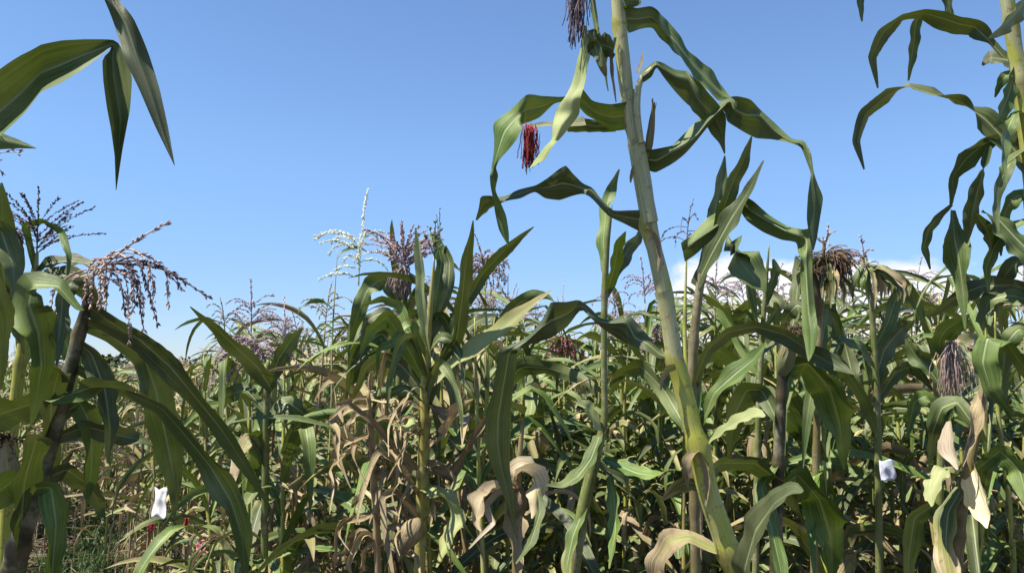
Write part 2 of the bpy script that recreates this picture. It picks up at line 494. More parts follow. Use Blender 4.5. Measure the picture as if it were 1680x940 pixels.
def ear_meshes(p0, axis, length, rad, rng, dry=0.0, loose=0.25):
    """Husk of wrapped leaves on a spindle, pointed and slightly open at the tip."""
    hb = MB()
    axis = unit(axis)
    s = np.linspace(0, 1, 14)
    path = np.asarray(p0) + axis * (s * length)[:, None]
    prof = rad * np.clip(np.sin(np.pi * (0.06 + 0.86 * s ** 0.8)), 0.08, 1)
    tube(hb, path, prof, 10, dry)
    a = unit(np.cross(axis, [0.3, 0.7, 0.2])); b = np.cross(axis, a)
    for k in range(6):
        th = k * 2.4 + rng.uniform(-.3, .3)
        o = a * math.cos(th) + b * math.sin(th)
        s2 = np.linspace(0, rng.uniform(1.0, 1.22), 14)
        op = np.clip(s2 - 0.6, 0, 1) ** 2 * loose * 3
        rr = rad * np.clip(np.sin(np.pi * (0.06 + 0.86 * np.clip(s2, 0, 1) ** 0.8)), 0.1, 1) * 1.05
        pp = np.asarray(p0) + axis * (s2 * length)[:, None] + o * (rr + op * length * 0.4)[:, None]
        hw = rad * 0.95 * np.sin(np.pi * np.clip(0.12 + 0.86 * s2 / s2[-1], 0, 1)) + 0.0006
        ribbon(hb, pp, np.tile(-o, (14, 1)), hw, rng, fold=0.05, curl=0.9, wave=0.06, dry=np.clip(dry + rng.uniform(-.2, .25) + 0.2 * s2, 0, 1), m=5)
    return hb, path[-1]

# ---------------------------------------------------------------- ground
def ground_z(x, y):
    return 0.02 * math.sin(x * 1.7 + y * 0.4) * math.cos(y * 1.3)
gb = MB()
xs = np.r_[np.linspace(-900, -14, 14), np.linspace(-12, 12, 97), np.linspace(14, 900, 14)]
ys = np.r_[np.linspace(-60, -4, 6), np.linspace(-3, 22, 101), np.linspace(24, 60, 10), np.linspace(80, 1800, 14)]
rg = np.random.default_rng(5)
G = np.array([[(x, y, (ground_z(x, y) + rg.uniform(-.014, .014)) if abs(x) < 12 and -3 < y < 22 else -0.01) for x in xs] for y in ys])
gb.add(G.reshape(-1, 3), grid_faces(len(ys), len(xs)))
tag(gb.build('ground', M['soil']), kind='structure')

# far line of trees on the horizon: one mass
tb = MB()
for k in range(420):
    x = rg.uniform(-190, 190); y = 210 + rg.uniform(-8, 8)
    h = 3.4 + 1.6 * math.sin(x * 0.11) + rg.uniform(-0.8, 1.2)
    for q in range(14):
        c = np.array([x, y, 0]) + np.array([rg.normal() * 1.6, rg.normal() * 1.4, abs(rg.normal()) * 0.1 + h * rg.uniform(0.05, 1)])
        a = unit(rg.normal(size=3)) * rg.uniform(.5, 1.0); b2 = unit(rg.normal(size=3)) * rg.uniform(.5, 1.0)
        tb.add([c - a, c + b2, c + a, c - b2], [(0, 1, 2, 3)])
tag(tb.build('distant_treeline', M['treeline']), kind='stuff')

# ---------------------------------------------------------------- generated maize plants
def corn_parts(seed, H, dryness=0.3, n_leaf=11, tassel_kind=None, r0=0.013, ear=None, upright=0.0, lean=0.06, merged=False, leaf_scale=1.0, lo=0.16, hi=0.95, detail=1.0, tassel_opts=None, wf=0.9):
    """Meshes of one maize plant standing at the origin: [(part name, mesh, [sub-parts])]."""
    rng = np.random.default_rng(seed)
    parts = []
    la = rng.uniform(0, 6.28)
    zs = np.linspace(0, H, 7)
    bend = lean * (zs / H) ** 1.6 * H
    path = np.stack([np.cos(la) * bend + rng.normal(size=7) * 0.006, np.sin(la) * bend + rng.normal(size=7) * 0.006, zs], 1)
    path[0] = (0, 0, -0.02)
    rad = np.linspace(r0, r0 * 0.42, 7); rad[-1] = r0 * 0.16
    nodes = np.linspace(0.06, 0.97, n_leaf + 2)
    sb = MB()
    q = stalk_mesh(sb, path, rad, nodes, 8 if detail >= 1 else 5, dry=np.clip(dryness - 0.1, 0, 1) * 0.9, nsamp=max(16, int(50 * detail)))
    smat = M['stalk_tan'] if dryness > 0.72 else (M['stalk'] if dryness < 0.45 else M['stalk_yellow'])
    global LAST_TIP
    LAST_TIP = q[-1, :3].copy()
    parts.append(('stalk', sb.mesh('stalk', smat), []))
    az0 = rng.uniform(0, 6.28)
    fol = MB()
    nseg = 22 if detail >= 1 else 12
    for k in range(n_leaf):
        s = lo + (hi - lo) * (k + 0.3 * rng.random()) / max(1, n_leaf - 1)
        s = min(s, 0.98)
        i = int(s * (len(q) - 1))
        base = q[i, :3]
        az = az0 + k * math.pi + rng.normal() * 0.45
        ldry = float(np.clip(dryness * 1.35 - (s - 0.35) * 1.1 + rng.normal() * 0.16, 0, 1))
        size = (0.62 + 0.5 * math.sin(math.pi * min(1, max(0, (s - 0.05) * 1.05)))) * leaf_scale
        Lf = 0.62 * size * rng.uniform(0.8, 1.15) * (H / 2.0) ** 0.5
        wd = 0.034 * wf * size * rng.uniform(0.7, 1.2)
        wave, curl, fold = 0.25, 0.0, rng.uniform(0.2, 0.45)
        if ldry > 0.62:
            e0 = rng.uniform(0.1, 0.9); droop = rng.uniform(2.2, 3.6); wd *= 0.55; curl = rng.uniform(0.9, 2.4); Lf *= 0.85
            kink = (rng.uniform(0.12, 0.4), rng.uniform(0.5, 1.4)); wave = 0.6
        else:
            e0 = rng.uniform(0.75, 1.15) + 0.25 * upright; droop = rng.uniform(1.1, 2.3) * (1 - 0.6 * upright)
            kink = (rng.uniform(0.25, 0.65), rng.uniform(0.5, 1.6)) if rng.random() < 0.6 * (1 - upright) else None
            if rng.random() < 0.3: curl = rng.uniform(0.4, 1.3); wd *= 1.0 - 0.25 * curl / 1.3
        pth = arc_path(base, az, e0, Lf, droop, nseg, 1.25, rng.normal() * 0.35, kink)
        u = np.linspace(0, 1, nseg)
        hw = wd * np.clip((0.45 + 1.1 * u) * 1.0, 0, 1) * np.clip(1 - np.clip((u - 0.35) / 0.65, 0, 1) ** 1.9, 0, 1) + 0.0008
        tv = tangents(pth)
        sidev = unit(np.cross(tv, [0, 0, 1.0]) + 1e-6)
        up = np.cross(sidev, tv)
        tw = rng.normal() * (0.9 if ldry < 0.6 else 2.6) * u ** 1.2 * 1.6
        nrm = up * np.cos(tw)[:, None] + sidev * np.sin(tw)[:, None]
        dv = np.clip(ldry + 0.22 * (u - 0.45), 0, 1)
        if merged:
            ribbon(fol, pth, nrm, hw, rng, fold, curl, wave, dv, m=5)
        else:
            lb = MB()
            ribbon(lb, pth, nrm, hw, rng, fold, curl, wave, dv, m=7 if detail >= 1 else 5, jag=0.22 if rng.random() < 0.4 else 0.05)
            parts.append(('leaf', lb.mesh('leaf', M['leaf']), []))
    if merged: parts.append(('foliage', fol.mesh('foliage', M['leaf']), []))
    if tassel_kind:
        tbm = MB()
        o = dict(h=0.30 * H / 2, nb=9, spread=0.75, droop=1.3, size=0.012, density=150 * detail)
        o.update(tassel_opts or {})
        tassel(tbm, q[-1, :3], q[-1, :3] - q[-6, :3], o['h'], o['nb'], rng, o['spread'], o['droop'], o['size'], o['density'], o.get('stem_r', 0.0026), blen=o.get('blen', 0.62), spike=o.get('spike', 1.0))
        parts.append(('tassel', tbm.mesh('tassel', M[tassel_kind]), []))
    if ear:
        for (s, mk, dr) in ear:
            i = int(s * (len(q) - 1))
            a = rng.uniform(0, 6.28)
            ax = unit([math.cos(a) * 0.5, math.sin(a) * 0.5, 1.0 if dr < 0.6 else rng.uniform(-0.6, 0.9)])
            hb, tip = ear_meshes(q[i, :3] + ax * 0.012, ax, 0.17 * rng.uniform(0.85, 1.15), 0.023, rng, dr)
            sk = MB()
            silk(sk, tip, ax, 0.10, 22, rng)
            parts.append(('ear', hb.mesh('ear', M['husk']), [('silk', sk.mesh('silk', M[mk]))]))
    return parts

def place(parts, name, label, cat, loc, rot=0.0, scale=1.0, group=None):
    root = thing(name, label, cat, loc, group)
    root.rotation_euler = (0, 0, rot)
    root.scale = (scale,) * 3
    for (nm, me, subs) in parts:
        o = bpy.data.objects.new(nm, me); COL.objects.link(o); o.parent = root
        for (n2, m2) in subs:
            c = bpy.data.objects.new(n2, m2); COL.objects.link(c); c.parent = o
    return root

# ---------------------------------------------------------------- plants drawn out leaf by leaf
SUN_IM = np.array([SUN @ XR, SUN @ UP]); SUN_IM /= np.linalg.norm(SUN_IM)

class Hero:
    """A near plant: its stalk runs through the given points at distance d and down to the soil."""
    def __init__(s, name, label, d, stalk, foot_px, smat='stalk', cat='maize plant', nodes=(), group='maize plants standing nearest the camera', seed=1, dry=0.0, sides=14, wk=0.80):
        s.wk = wk
        s.d = d
        s.lw = 0.88
        s.rng = np.random.default_rng(seed)
        pts = [P(px, py, d) for (px, py, w) in stalk]
        rad = [w * wk / 2 / FPX * d for (_, _, w) in stalk]
        gy = ground_py(d)
        lx, ly, lw = stalk[-1]
        for t in (0.35, 0.7, 1.0):
            e = t * (2 - t) if foot_px is not None else t
            pts.append(P(lx + (foot_px - lx) * e, ly + (gy - ly) * t, d)); rad.append(rad[-1] * 1.03)
        pts[-1][2] = -0.03
        s.base = np.array([pts[-1][0], pts[-1][1], 0.0])
        s.root = thing(name, label, cat, s.base, group)
        pts = np.array(pts)[::-1]; rad = np.array(rad)[::-1]
        s.pts = pts
        seglen = np.r_[0, np.cumsum(np.linalg.norm(np.diff(pts, axis=0), axis=1))]
        nf = []
        for py in nodes:
            zy = [px_of(p)[1] for p in pts]
            k = np.interp(-py, [-z for z in zy], seglen) / seglen[-1]
            nf.append(k)
        # nodes hidden low down as well
        nf += [0.08, 0.2, 0.32]
        sb = MB()
        s.q = stalk_mesh(sb, pts, rad, nf, sides, dry)
        sb.build('stalk', M[smat], s.root, s.base)
    def leaf(s, pts, dz=None, dry=0.0, fold=0.22, wave=0.2, curl=0.0, jag=0.07, mat='leaf', z0=0.0, name='leaf', n=None, label=None, rmin=0.0, corner=0.8):
        """pts: (px, py, seen width in px, lit): lit +1 turns the face seen towards the sun, -1 away from it."""
        d0 = s.d + z0
        if dz is None: dz = s.rng.uniform(-0.16, 0.20) * s.d / 1.2
        k = len(pts)
        px = np.array([[p[0], p[1]] for p in pts], float)
        w = np.array([p[2] for p in pts], float) * s.lw
        lit = np.array([(p[3] if len(p) > 3 else -1) for p in pts], float)
        seg = np.r_[0, np.cumsum(np.linalg.norm(np.diff(px, axis=0), axis=1))]
        u = seg / seg[-1]
        dep = d0 + dz * u
        C = np.array([P(a[0], a[1], e) for a, e in zip(px, dep)])
        wm = max(w.max(), rmin * s.lw * 0.8)
        # real width: a blade-like profile that never falls below what is seen
        prof = wm * np.clip(0.55 + 1.2 * u, 0, 1) * np.clip(1 - np.clip((u - 0.45) / 0.55, 0, 1) ** 2.2, 0.0, 1)
        real = np.clip(np.maximum(prof * 0.8, w), w, np.maximum(w * 2.6, 6))
        real[-1] = w[-1]
        real = np.maximum(real, w * np.where(lit > 0, 1.42, 1.28))
        tpx = np.gradient(px, axis=0); tpx = unit(tpx)
        q2 = np.stack([-tpx[:, 1] * -1, tpx[:, 0]], 1)            # image-left of the tangent in (right, up) axes
        tl = np.stack([tpx[:, 0], -tpx[:, 1]], 1)
        q2 = np.stack([-tl[:, 1], tl[:, 0]], 1)
        sg = np.sign(q2 @ SUN_IM); sg[sg == 0] = 1
        th = sg * lit * np.arccos(np.clip(w / real, 0.15, 0.98))
        for i in range(1, k):
            while th[i] - th[i - 1] > math.pi / 2: th[i] -= math.pi
            while th[i] - th[i - 1] < -math.pi / 2: th[i] += math.pi
        n = n or int(np.clip(seg[-1] / 5, 20, 90))
        hw = real / 2 / FPX * dep
        A = smooth_path(np.c_[C, th, hw], n, corner)
        p, th2, hw2 = A[:, :3], A[:, 3], np.maximum(A[:, 4], 0.0006)
        t = tangents(p)
        tocam = unit(EYE - p)
        q = unit(np.cross(t, tocam)) * -1
        # q must be image-left of the tangent
        left = np.stack([-(t @ UP), t @ XR], 1)
        qi = np.stack([q @ XR, q @ UP], 1)
        flip = np.sign((left * qi).sum(1)); flip[flip == 0] = 1
        q = q * flip[:, None]
        nrm = tocam * np.cos(th2)[:, None] + q * np.sin(th2)[:, None]
        uu = np.linspace(0, 1, n)
        dv = np.clip(dry + 0.25 * (uu - 0.6) * (1 if dry > 0.05 else 0.4), 0, 1)
        mb = MB()
        ribbon(mb, p, nrm, hw2, s.rng, fold, curl, wave, dv, m=9, jag=jag)
        o = mb.build(name, M[mat], s.root, s.base)
        if label: o['label'] = label
        return o
    def blade(s, rows, dz=0.0, dry=0.0, mat='leaf', z0=0.0, k=0.8, corner=0.55, n=None, name='leaf', wave=0.05):
        """A V-folded blade from its two margins: rows of (x1, y1, x2, y2, half 1, half 2, rib) where +1 tilts that half
        towards the sun and -1 away from it; rib is where the midrib runs between the margins."""
        A = []
        mids = np.array([[(q[0] + q[2]) / 2, (q[1] + q[3]) / 2] for q in rows], float)
        seg = np.r_[0, np.cumsum(np.linalg.norm(np.diff(mids, axis=0), axis=1))]
        last = (-1, -1)
        for q, u in zip(rows, seg / seg[-1]):
            l1, l2 = (q[4], q[5]) if len(q) > 5 else last
            last = (l1, l2)
            f = q[6] if len(q) > 6 else 0.5
            d = s.d + z0 + dz * u
            e1, e2 = np.array(q[:2], float), np.array(q[2:4], float)
            sg = 1.0 if (e1[0] - e2[0]) * SUN_IM[0] - (e1[1] - e2[1]) * SUN_IM[1] >= 0 else -1.0
            ln = np.linalg.norm(e1 - e2) / FPX * d
            m_ = e1 + (e2 - e1) * f
            A.append(np.r_[P(m_[0], m_[1], d), P(e1[0], e1[1], d + sg * l1 * (1.7 * k if l1 > 0 else 0.8 * k) * ln * f), P(e2[0], e2[1], d - sg * l2 * (1.7 * k if l2 > 0 else 0.8 * k) * ln * (1 - f))])
        n = n or int(np.clip(seg[-1] / 4.5, 20, 100))
        q = smooth_path(np.array(A), n, corner)
        u = np.linspace(0, 1, n)
        vs_ = np.linspace(-1, 1, 11)
        V = np.zeros((n, 11, 3))
        mid, a, b = q[:, :3], q[:, 3:6], q[:, 6:9]
        ph = s.rng.uniform(0, 6.28, 4); fr = s.rng.uniform(14, 24, 2)
        t = tangents(mid)
        nrm = unit(np.cross(t, b - a))
        w = np.linalg.norm(b - a, axis=1)
        for j, v in enumerate(vs_):
            e = a if v < 0 else b
            av = abs(v)
            bow = 0.06 * math.sin(math.pi * av)
            rip = wave * av * av * np.sin(fr[0 if v < 0 else 1] * u + ph[0 if v < 0 else 1]) + 0.35 * wave * av * np.sin(41 * u + ph[2])
            V[:, j] = mid + (e - mid) * av + nrm * ((bow + rip) * w)[:, None]
        uv = np.stack([np.repeat(u[:, None], 11, 1), np.repeat(((vs_ + 1) / 2)[None], n, 0)], -1)
        dv = np.clip(dry + 0.22 * (u - 0.6) * (1 if dry > 0.05 else 0.4), 0, 1)
        mb = MB()
        mb.add(V.reshape(-1, 3), grid_faces(n, 11), uv.reshape(-1, 2), np.repeat(dv, 11))
        return mb.build(name, M[mat], s.root, s.base)
    def sheath(s, pts, z0=-0.002, open_w=1.12, mat='sheath', dry=0.05):
        """Leaf sheath: a sleeve round the stalk, flaring at its mouth."""
        p = np.array([[*P(a, b, s.d + z0), w * s.wk * 0.67 / 2 / FPX * s.d] for (a, b, w) in pts])
        q = smooth_path(p, 26)
        u = np.linspace(0, 1, 26)
        mb = MB()
        tube(mb, q[:, :3], q[:, 3] * (1 + 0.10 * np.exp(-((u - 1) / 0.06) ** 2)), 14, np.clip(dry + 0.3 * (u - 0.5), 0, 1), cap=False)
        mb.build('sheath', M[mat], s.root, s.base)
    def tassel(s, px, py, to, h_px, nb, mat, spread=0.7, droop=1.2, size=0.011, density=200, z0=0.0, blen=0.62, spike=1.0, stem=0.0022):
        mb = MB()
        a = P(px, py, s.d + z0); b = P(to[0], to[1], s.d + z0)
        tassel(mb, a, b - a, h_px / FPX * s.d, nb, s.rng, spread, droop, size, density, stem, blen, spike)
        mb.build('tassel', M[mat], s.root, s.base)
    def ear(s, a, b, w, silk_mat, silk_px=60, dry=0.1, loose=0.25, n=40, z0=0.0, spread=0.5, droop=2.2, silk_to=None, hmat='husk'):
        p, e = P(a[0], a[1], s.d + z0), P(b[0], b[1], s.d + z0 - 0.02)
        hb, tip = ear_meshes(p, e - p, np.linalg.norm(e - p), w / 2 / FPX * s.d, s.rng, dry, loose)
        o = hb.build('ear', M[hmat], s.root, s.base)
        if silk_mat:
            sk = MB()
            ax = (e - p) if silk_to is None else (P(silk_to[0], silk_to[1], s.d + z0) - e)
            silk(sk, tip, ax, silk_px / FPX * s.d, n, s.rng, spread, droop)
            sk.build('silk', M[silk_mat], o, s.base)
        return o

# ---- the tall leaning plant in the middle
A = Hero('maize_plant', 'tallest maize plant, with thick pale leaning stalk and sharply folded leaves', 1.15,
         [(1008, -330, 10), (1006, -180, 17), (1009, -60, 20), (1018, 60, 22), (1030, 165, 23), (1048, 255, 24), (1060, 345, 25), (1063, 372, 26), (1081, 435, 24), (1093, 486, 25), (1096, 515, 26), (1107, 597, 27), (1115, 615, 30), (1136, 700, 32), (1147, 738, 35), (1163, 810, 35), (1194, 900, 38), (1228, 1000, 39), (1290, 1250, 39)],
         1420, smat='stalk_bright', nodes=(-120, 45, 205, 372, 595, 735, 905, 1090, 1300), seed=3, wk=1.0)
A.sheath([(1094, 508, 36), (1078, 430, 37), (1066, 370, 38), (1055, 300, 42), (1044, 235, 40)], dry=0.12)
A.sheath([(1108, 592, 39), (1098, 530, 39), (1088, 478, 40)], dry=0.1)
A.sheath([(1066, 365, 42), (1052, 290, 40), (1040, 215, 37), (1030, 150, 33)], z0=-0.004, dry=0.1)
A.sheath([(1030, 165, 33), (1020, 70, 32), (1012, -20, 31), (1006, -100, 27)], dry=0.15)
A.sheath([(1052, 235, 14), (1045, 180, 17), (1050, 135, 15), (1070, 112, 9)], z0=-0.02, dry=0.05)
A.blade([(1034,166,1030,212,-1,-1),(1002,170,1006,214),(972,165,985,205),(951,142,962,191),(938,157,940,166),(918,160,910,170),(891,158,885,192),(864,155,858,204,-1,-1),(836,184,856,207,1,1),(812,205,846,228),(810,228,832,247),(809,252,820,263),(806,276,814,276,1,-1),(804,288,817,288,-1,-1),(805,304,813,312,-1,-1),(809,328,821,331),(813,352,830,354,1,-1),(819,377,835,385),(833,403,835,402)], dz=0.05)
A.blade([(955,42,963,43,1,1),(951,80,968,82),(946,112,963,114),(936,142,960,144),(920,165,950,162),(912,186,950,186,1,-1,.7),(907,206,938,206),(905,228,919,228),(894,240,908,237,1,1),(880,260,893,262),(869,276,871,276)], dz=0.02, z0=-0.03, mat='husk', dry=0.12)
A.blade([(1010,198,1010,217,-1,-1),(978,198,976,217),(951,194,955,217),(930,213,932,217)], dz=0.04, z0=0.05, n=24)
A.leaf([(960, 200, 16, 1), (925, 205, 16, 1), (900, 204, 10, 1), (862, 208, 4, 1)], dz=0.0, z0=0.06, mat='husk')
A.blade([(1022,8,1030,54,-1,-1),(1046,14,1050,49),(1068,11,1070,46),(1081,20,1083,63),(1090,33,1099,79,1,-1,.5),(1105,49,1109,83,1,1),(1135,85,1128,113),(1155,106,1148,138),(1173,126,1166,156),(1190,147,1180,166),(1199,160,1196,164)], dz=0.08)
A.blade([(1050,118,1056,136,1,-1),(1062,110,1069,126,1,-1),(1075,101,1077,111,1,-1),(1090,105,1088,127,1,-1,.4),(1110,115,1107,150,1,-1,.3),(1128,118,1128,171,1,-1,.22),(1148,138,1143,188,-1,-1),(1172,162,1156,204,-1,-1),(1190,188,1168,220),(1190,216,1180,236),(1190,252,1188,253)], dz=0.03, z0=-0.03)
A.blade([(1058,247,1051,274,-1,-1),(1080,243,1075,284),(1103,239,1101,270,1,-1,.3),(1119,221,1121,254,1,-1,.6),(1141,199,1144,232,1,-1,.7),(1161,182,1164,207,1,-1,.65),(1184,168,1187,182,1,-1,.6),(1199,159,1192,196,1,-1,.15),(1214,158,1196,202,-1,-1),(1231,163,1216,216),(1248,181,1240,227,1,-1,.18),(1276,206,1268,229,1,-1,.45),(1300,227,1296,235,1,1),(1320,232,1313,242,1,-1),(1331,253,1321,258,-1,-1),(1335,282,1330,285),(1341,303,1328,304,-1,-1,.5),(1349,325,1326,322),(1346,360,1325,360),(1341,390,1328,391),(1335,411,1333,411)], dz=-0.08)
A.blade([(1060,345,1048,378,-1,-1),(1030,345,1022,366),(1006,345,1000,356),(994,333,991,346,1,1),(972,309,965,323),(956,301,955,318,1,-1),(942,286,940,322,-1,-1),(928,272,918,329),(903,290,895,325),(879,304,878,315,-1,-1),(850,312,852,325,1,1),(830,321,832,330),(815,323,817,336,1,-1),(801,321,803,342,-1,-1),(788,322,799,348),(785,342,792,353),(780,361,783,362)], dz=0.06)
A.blade([(1106,578,1100,593,-1,-1),(1085,574,1080,588,1,1),(1068,554,1058,575,1,1),(1050,536,1036,567,1,-1,.6),(1034,519,1013,556,1,-1,.25),(1010,524,995,543,1,-1,.3),(985,522,982,533,1,-1),(970,508,967,520,1,1),(957,496,956,509,1,-1),(948,491,948,512,-1,-1),(928,495,930,535),(904,497,905,553),(892,520,884,561,1,-1,.4),(872,546,862,567,1,-1,.6),(846,562,848,576,1,1),(820,574,850,582,-1,-1),(815,602,847,602),(808,640,840,642),(796,682,838,686),(794,722,838,732),(806,762,838,772),(826,812,843,814),(846,882,848,882)], dz=0.12)
A.leaf([(1158, 728, 12, 1), (1185, 706, 18, 1), (1215, 688, 26, 1), (1240, 680, 24, 1), (1254, 684, 6, 1)], dz=-0.10, mat='husk', dry=0.05)
A.leaf([(1230, 1010, 34, 1), (1222, 935, 46, 1), (1240, 870, 52, 1), (1272, 825, 46, 1), (1300, 806, 30, 1), (1316, 808, 8, 1)], dz=-0.22, wave=0.14)
A.leaf([(1150, 700, 10, 1), (1172, 645, 22, 1), (1205, 615, 34, 1), (1236, 590, 28, 1), (1258, 562, 4, 1)], dz=-0.06)
A.leaf([(1172, 850, 18, 1), (1155, 800, 22, -1), (1130, 790, 30, -1), (1108, 800, 24, -1), (1085, 820, 6, -1)], dz=0.10, dry=0.3)
A.leaf([(1180, 905, 14, 1), (1130, 882, 28, 1), (1100, 890, 40, 1), (1080, 925, 44, 1), (1072, 990, 10, 1)], dz=0.05, dry=0.55)
A.leaf([(1146, 738, 16, 1), (1132, 752, 18, 1), (1124, 776, 14, -1), (1128, 800, 4, -1)], dz=0.0, z0=-0.015, dry=0.9, curl=0.8, n=20)
A.leaf([(1150, 742, 12, 1), (1160, 765, 14, 1), (1163, 800, 10, 1), (1158, 830, 3, 1)], dz=0.0, z0=-0.02, dry=0.6, curl=0.5, n=20)
A.leaf([(1108, 600, 12, -1), (1094, 606, 14, -1), (1086, 622, 8, -1), (1084, 640, 3, -1)], dz=0.0, z0=-0.015, dry=0.5, n=18)
A.leaf([(1062, 372, 10, 1), (1074, 392, 12, 1), (1080, 420, 8, 1), (1079, 445, 2, 1)], dz=0.0, z0=-0.018, dry=0.7, curl=0.6, n=18)
A.leaf([(1050, 262, 9, 1), (1036, 285, 8, -1), (1034, 300, 3, -1)], dz=0.0, z0=-0.01, dry=0.7, n=16)
A.ear((1062, 262), (1072, 180), 12, None, dry=0.35, loose=0.1)
A.ear((994, 125), (972, 58), 15, None, dry=0.1, loose=0.2, z0=-0.02)
A.blade([(1008,70,1006,92,-1,-1),(994,52,990,96,-1,-1),(984,60,982,92,-1,1),(976,48,970,82,-1,-1),(966,50,963,62,-1,-1)], dz=0.02, z0=-0.04, n=30)
A.blade([(1010,90,1004,100,-1,-1),(986,60,980,68,-1,-1),(981,30,972,32,-1,1),(977,2,968,2,-1,1),(974,-60,968,-60,-1,1)], dz=0.02, z0=-0.02, n=30)
A.blade([(1022,-8,1026,16,-1,-1),(1036,-12,1036,14,-1,-1),(1047,-8,1046,10,-1,-1),(1052,4,1050,10,-1,-1)], dz=-0.03, z0=-0.01, n=20)
A.leaf([(1010, 62, 5, 1), (1003, 95, 7, 1), (1006, 130, 6, 1), (1011, 168, 2, 1)], dz=0.0, z0=-0.02, dry=0.9, n=18)
A.leaf([(1000, 80, 4, 1), (992, 110, 6, 1), (998, 150, 2, 1)], dz=0.0, z0=-0.02, mat='husk', n=16)
A.leaf([(1046, 120, 5, 1), (1052, 105, 6, 1), (1056, 84, 2, 1)], dz=0.0, z0=-0.01, dry=0.8, n=14)
A.leaf([(985, 110, 8, -1), (975, 70, 22, -1), (968, 78, 20, -1), (982, 95, 6, -1)], dz=0.02, z0=-0.05, n=14)
# silk shawl of the ear above, hanging into the picture
sk = MB(); silk(sk, P(960, -70, 1.12), [-0.25, 0, -1.0], 0.118, 110, A.rng, 0.07, 0.3, 0.0006)
sk.build('silk', M['silk_grey'], A.root, A.base)
sk = MB(); silk(sk, P(868, 212, 1.16), [-0.02, 0, -1.0], 0.056, 120, A.rng, 0.09, 0.3, 0.0007)
o_ = sk.build('withered_silk', M['silk_red'], A.root, A.base); o_['label'] = 'maroon withered silk hanging from a leaf tip'

# ---- upright-leaved plant just right of it
B = Hero('maize_plant', 'young maize plant with upright pointed leaves, right behind the thick leaning stalk', 1.5,
         [(1182, 330, 3), (1168, 400, 11), (1152, 450, 16), (1142, 520, 18), (1136, 600, 19), (1136, 720, 20), (1140, 860, 20), (1142, 1000, 20)], 1150, smat='stalk_tan', nodes=(455, 560, 690, 830), seed=8)
B.leaf([(1150, 450, 14, -1), (1165, 400, 26, -1), (1173, 345, 30, -1), (1183, 300, 26, -1), (1189, 256, 3, -1)], dz=0.1)
B.leaf([(1160, 420, 14, -1), (1184, 350, 24, -1), (1202, 300, 26, -1), (1220, 262, 20, -1), (1233, 224, 3, -1)], dz=-0.05)
B.leaf([(1142, 470, 20, 1), (1166, 420, 30, 1), (1198, 362, 34, 1), (1226, 318, 18, 1), (1253, 264, 3, 1)], dz=-0.1)
B.blade([(1117,398,1124,430,-1,-1),(1135,385,1148,412,1,-1,.4),(1160,356,1170,390,1,-1,.65),(1185,342,1194,368,1,-1,.7),(1208,329,1208,350,1,-1),(1222,322,1214,346,-1,-1),(1237,330,1226,362,-1,-1),(1262,353,1252,381,1,-1,.3),(1291,370,1282,393,1,-1,.35),(1318,377,1306,398,-1,-1),(1336,374,1310,412,-1,-1),(1332,424,1313,426,-1,-1),(1333,455,1313,455,-1,1),(1337,502,1315,502,-1,1),(1342,546,1318,549,1,1),(1337,576,1322,578,1,1),(1328,592,1326,593)], dz=-0.2)
B.leaf([(1136, 640, 14, -1), (1160, 575, 18, -1), (1195, 545, 24, -1), (1240, 536, 20, -1), (1290, 550, 32, -1), (1335, 580, 34, -1), (1378, 604, 20, 1), (1402, 614, 3, 1)], dz=-0.2)
B.leaf([(1136, 700, 16, -1), (1150, 590, 14, -1), (1180, 575, 30, -1), (1205, 595, 34, -1), (1222, 625, 5, -1)], dz=0.15)
B.leaf([(1150, 480, 8, -1), (1172, 495, 18, -1), (1195, 512, 14, -1), (1208, 540, 8, -1), (1222, 552, 3, -1)], dz=0.2)
B.leaf([(1135, 720, 18, 1), (1090, 640, 28, -1), (1050, 600, 34, -1), (1020, 610, 26, -1), (1000, 650, 4, -1)], dz=0.3)
B.leaf([(1136, 800, 18, -1), (1180, 760, 30, -1), (1240, 760, 36, -1), (1290, 800, 34, -1), (1320, 860, 5, -1)], dz=0.3)

# ---- broad dark leaves to the right of the leaning stalk
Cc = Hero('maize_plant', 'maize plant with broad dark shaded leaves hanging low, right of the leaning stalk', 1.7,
          [(1284, 560, 14), (1282, 640, 20), (1278, 740, 23), (1274, 860, 24), (1272, 1000, 25)], 1275, smat='stalk_shaded', nodes=(640, 760, 880), seed=11)
Cc.lw = 0.82
Cc.leaf([(1282, 660, 18, -1), (1290, 605, 34, -1), (1325, 596, 56, -1), (1362, 640, 62, -1), (1378, 700, 48, -1), (1385, 770, 5, -1)], dz=0.15, rmin=60)
Cc.leaf([(1280, 700, 14, 1), (1250, 640, 34, -1), (1225, 640, 46, -1), (1205, 680, 44, -1), (1195, 750, 5, -1)], dz=0.15)
Cc.leaf([(1276, 800, 16, -1), (1310, 780, 48, -1), (1345, 820, 68, -1), (1362, 880, 62, -1), (1366, 960, 8, -1)], dz=0.15)
Cc.leaf([(1282, 640, 12, 1), (1300, 580, 26, 1), (1345, 585, 32, 1), (1390, 612, 26, -1), (1420, 660, 24, -1), (1440, 720, 4, -1)], dz=0.1)
Cc.leaf([(1276, 760, 12, 1), (1250, 800, 22, 1), (1262, 850, 30, -1), (1280, 930, 26, -1), (1290, 1010, 4, -1)], dz=-0.2)
Cc.ear((1282, 620), (1300, 545), 28, 'silk_brown', 30, dry=0.1)

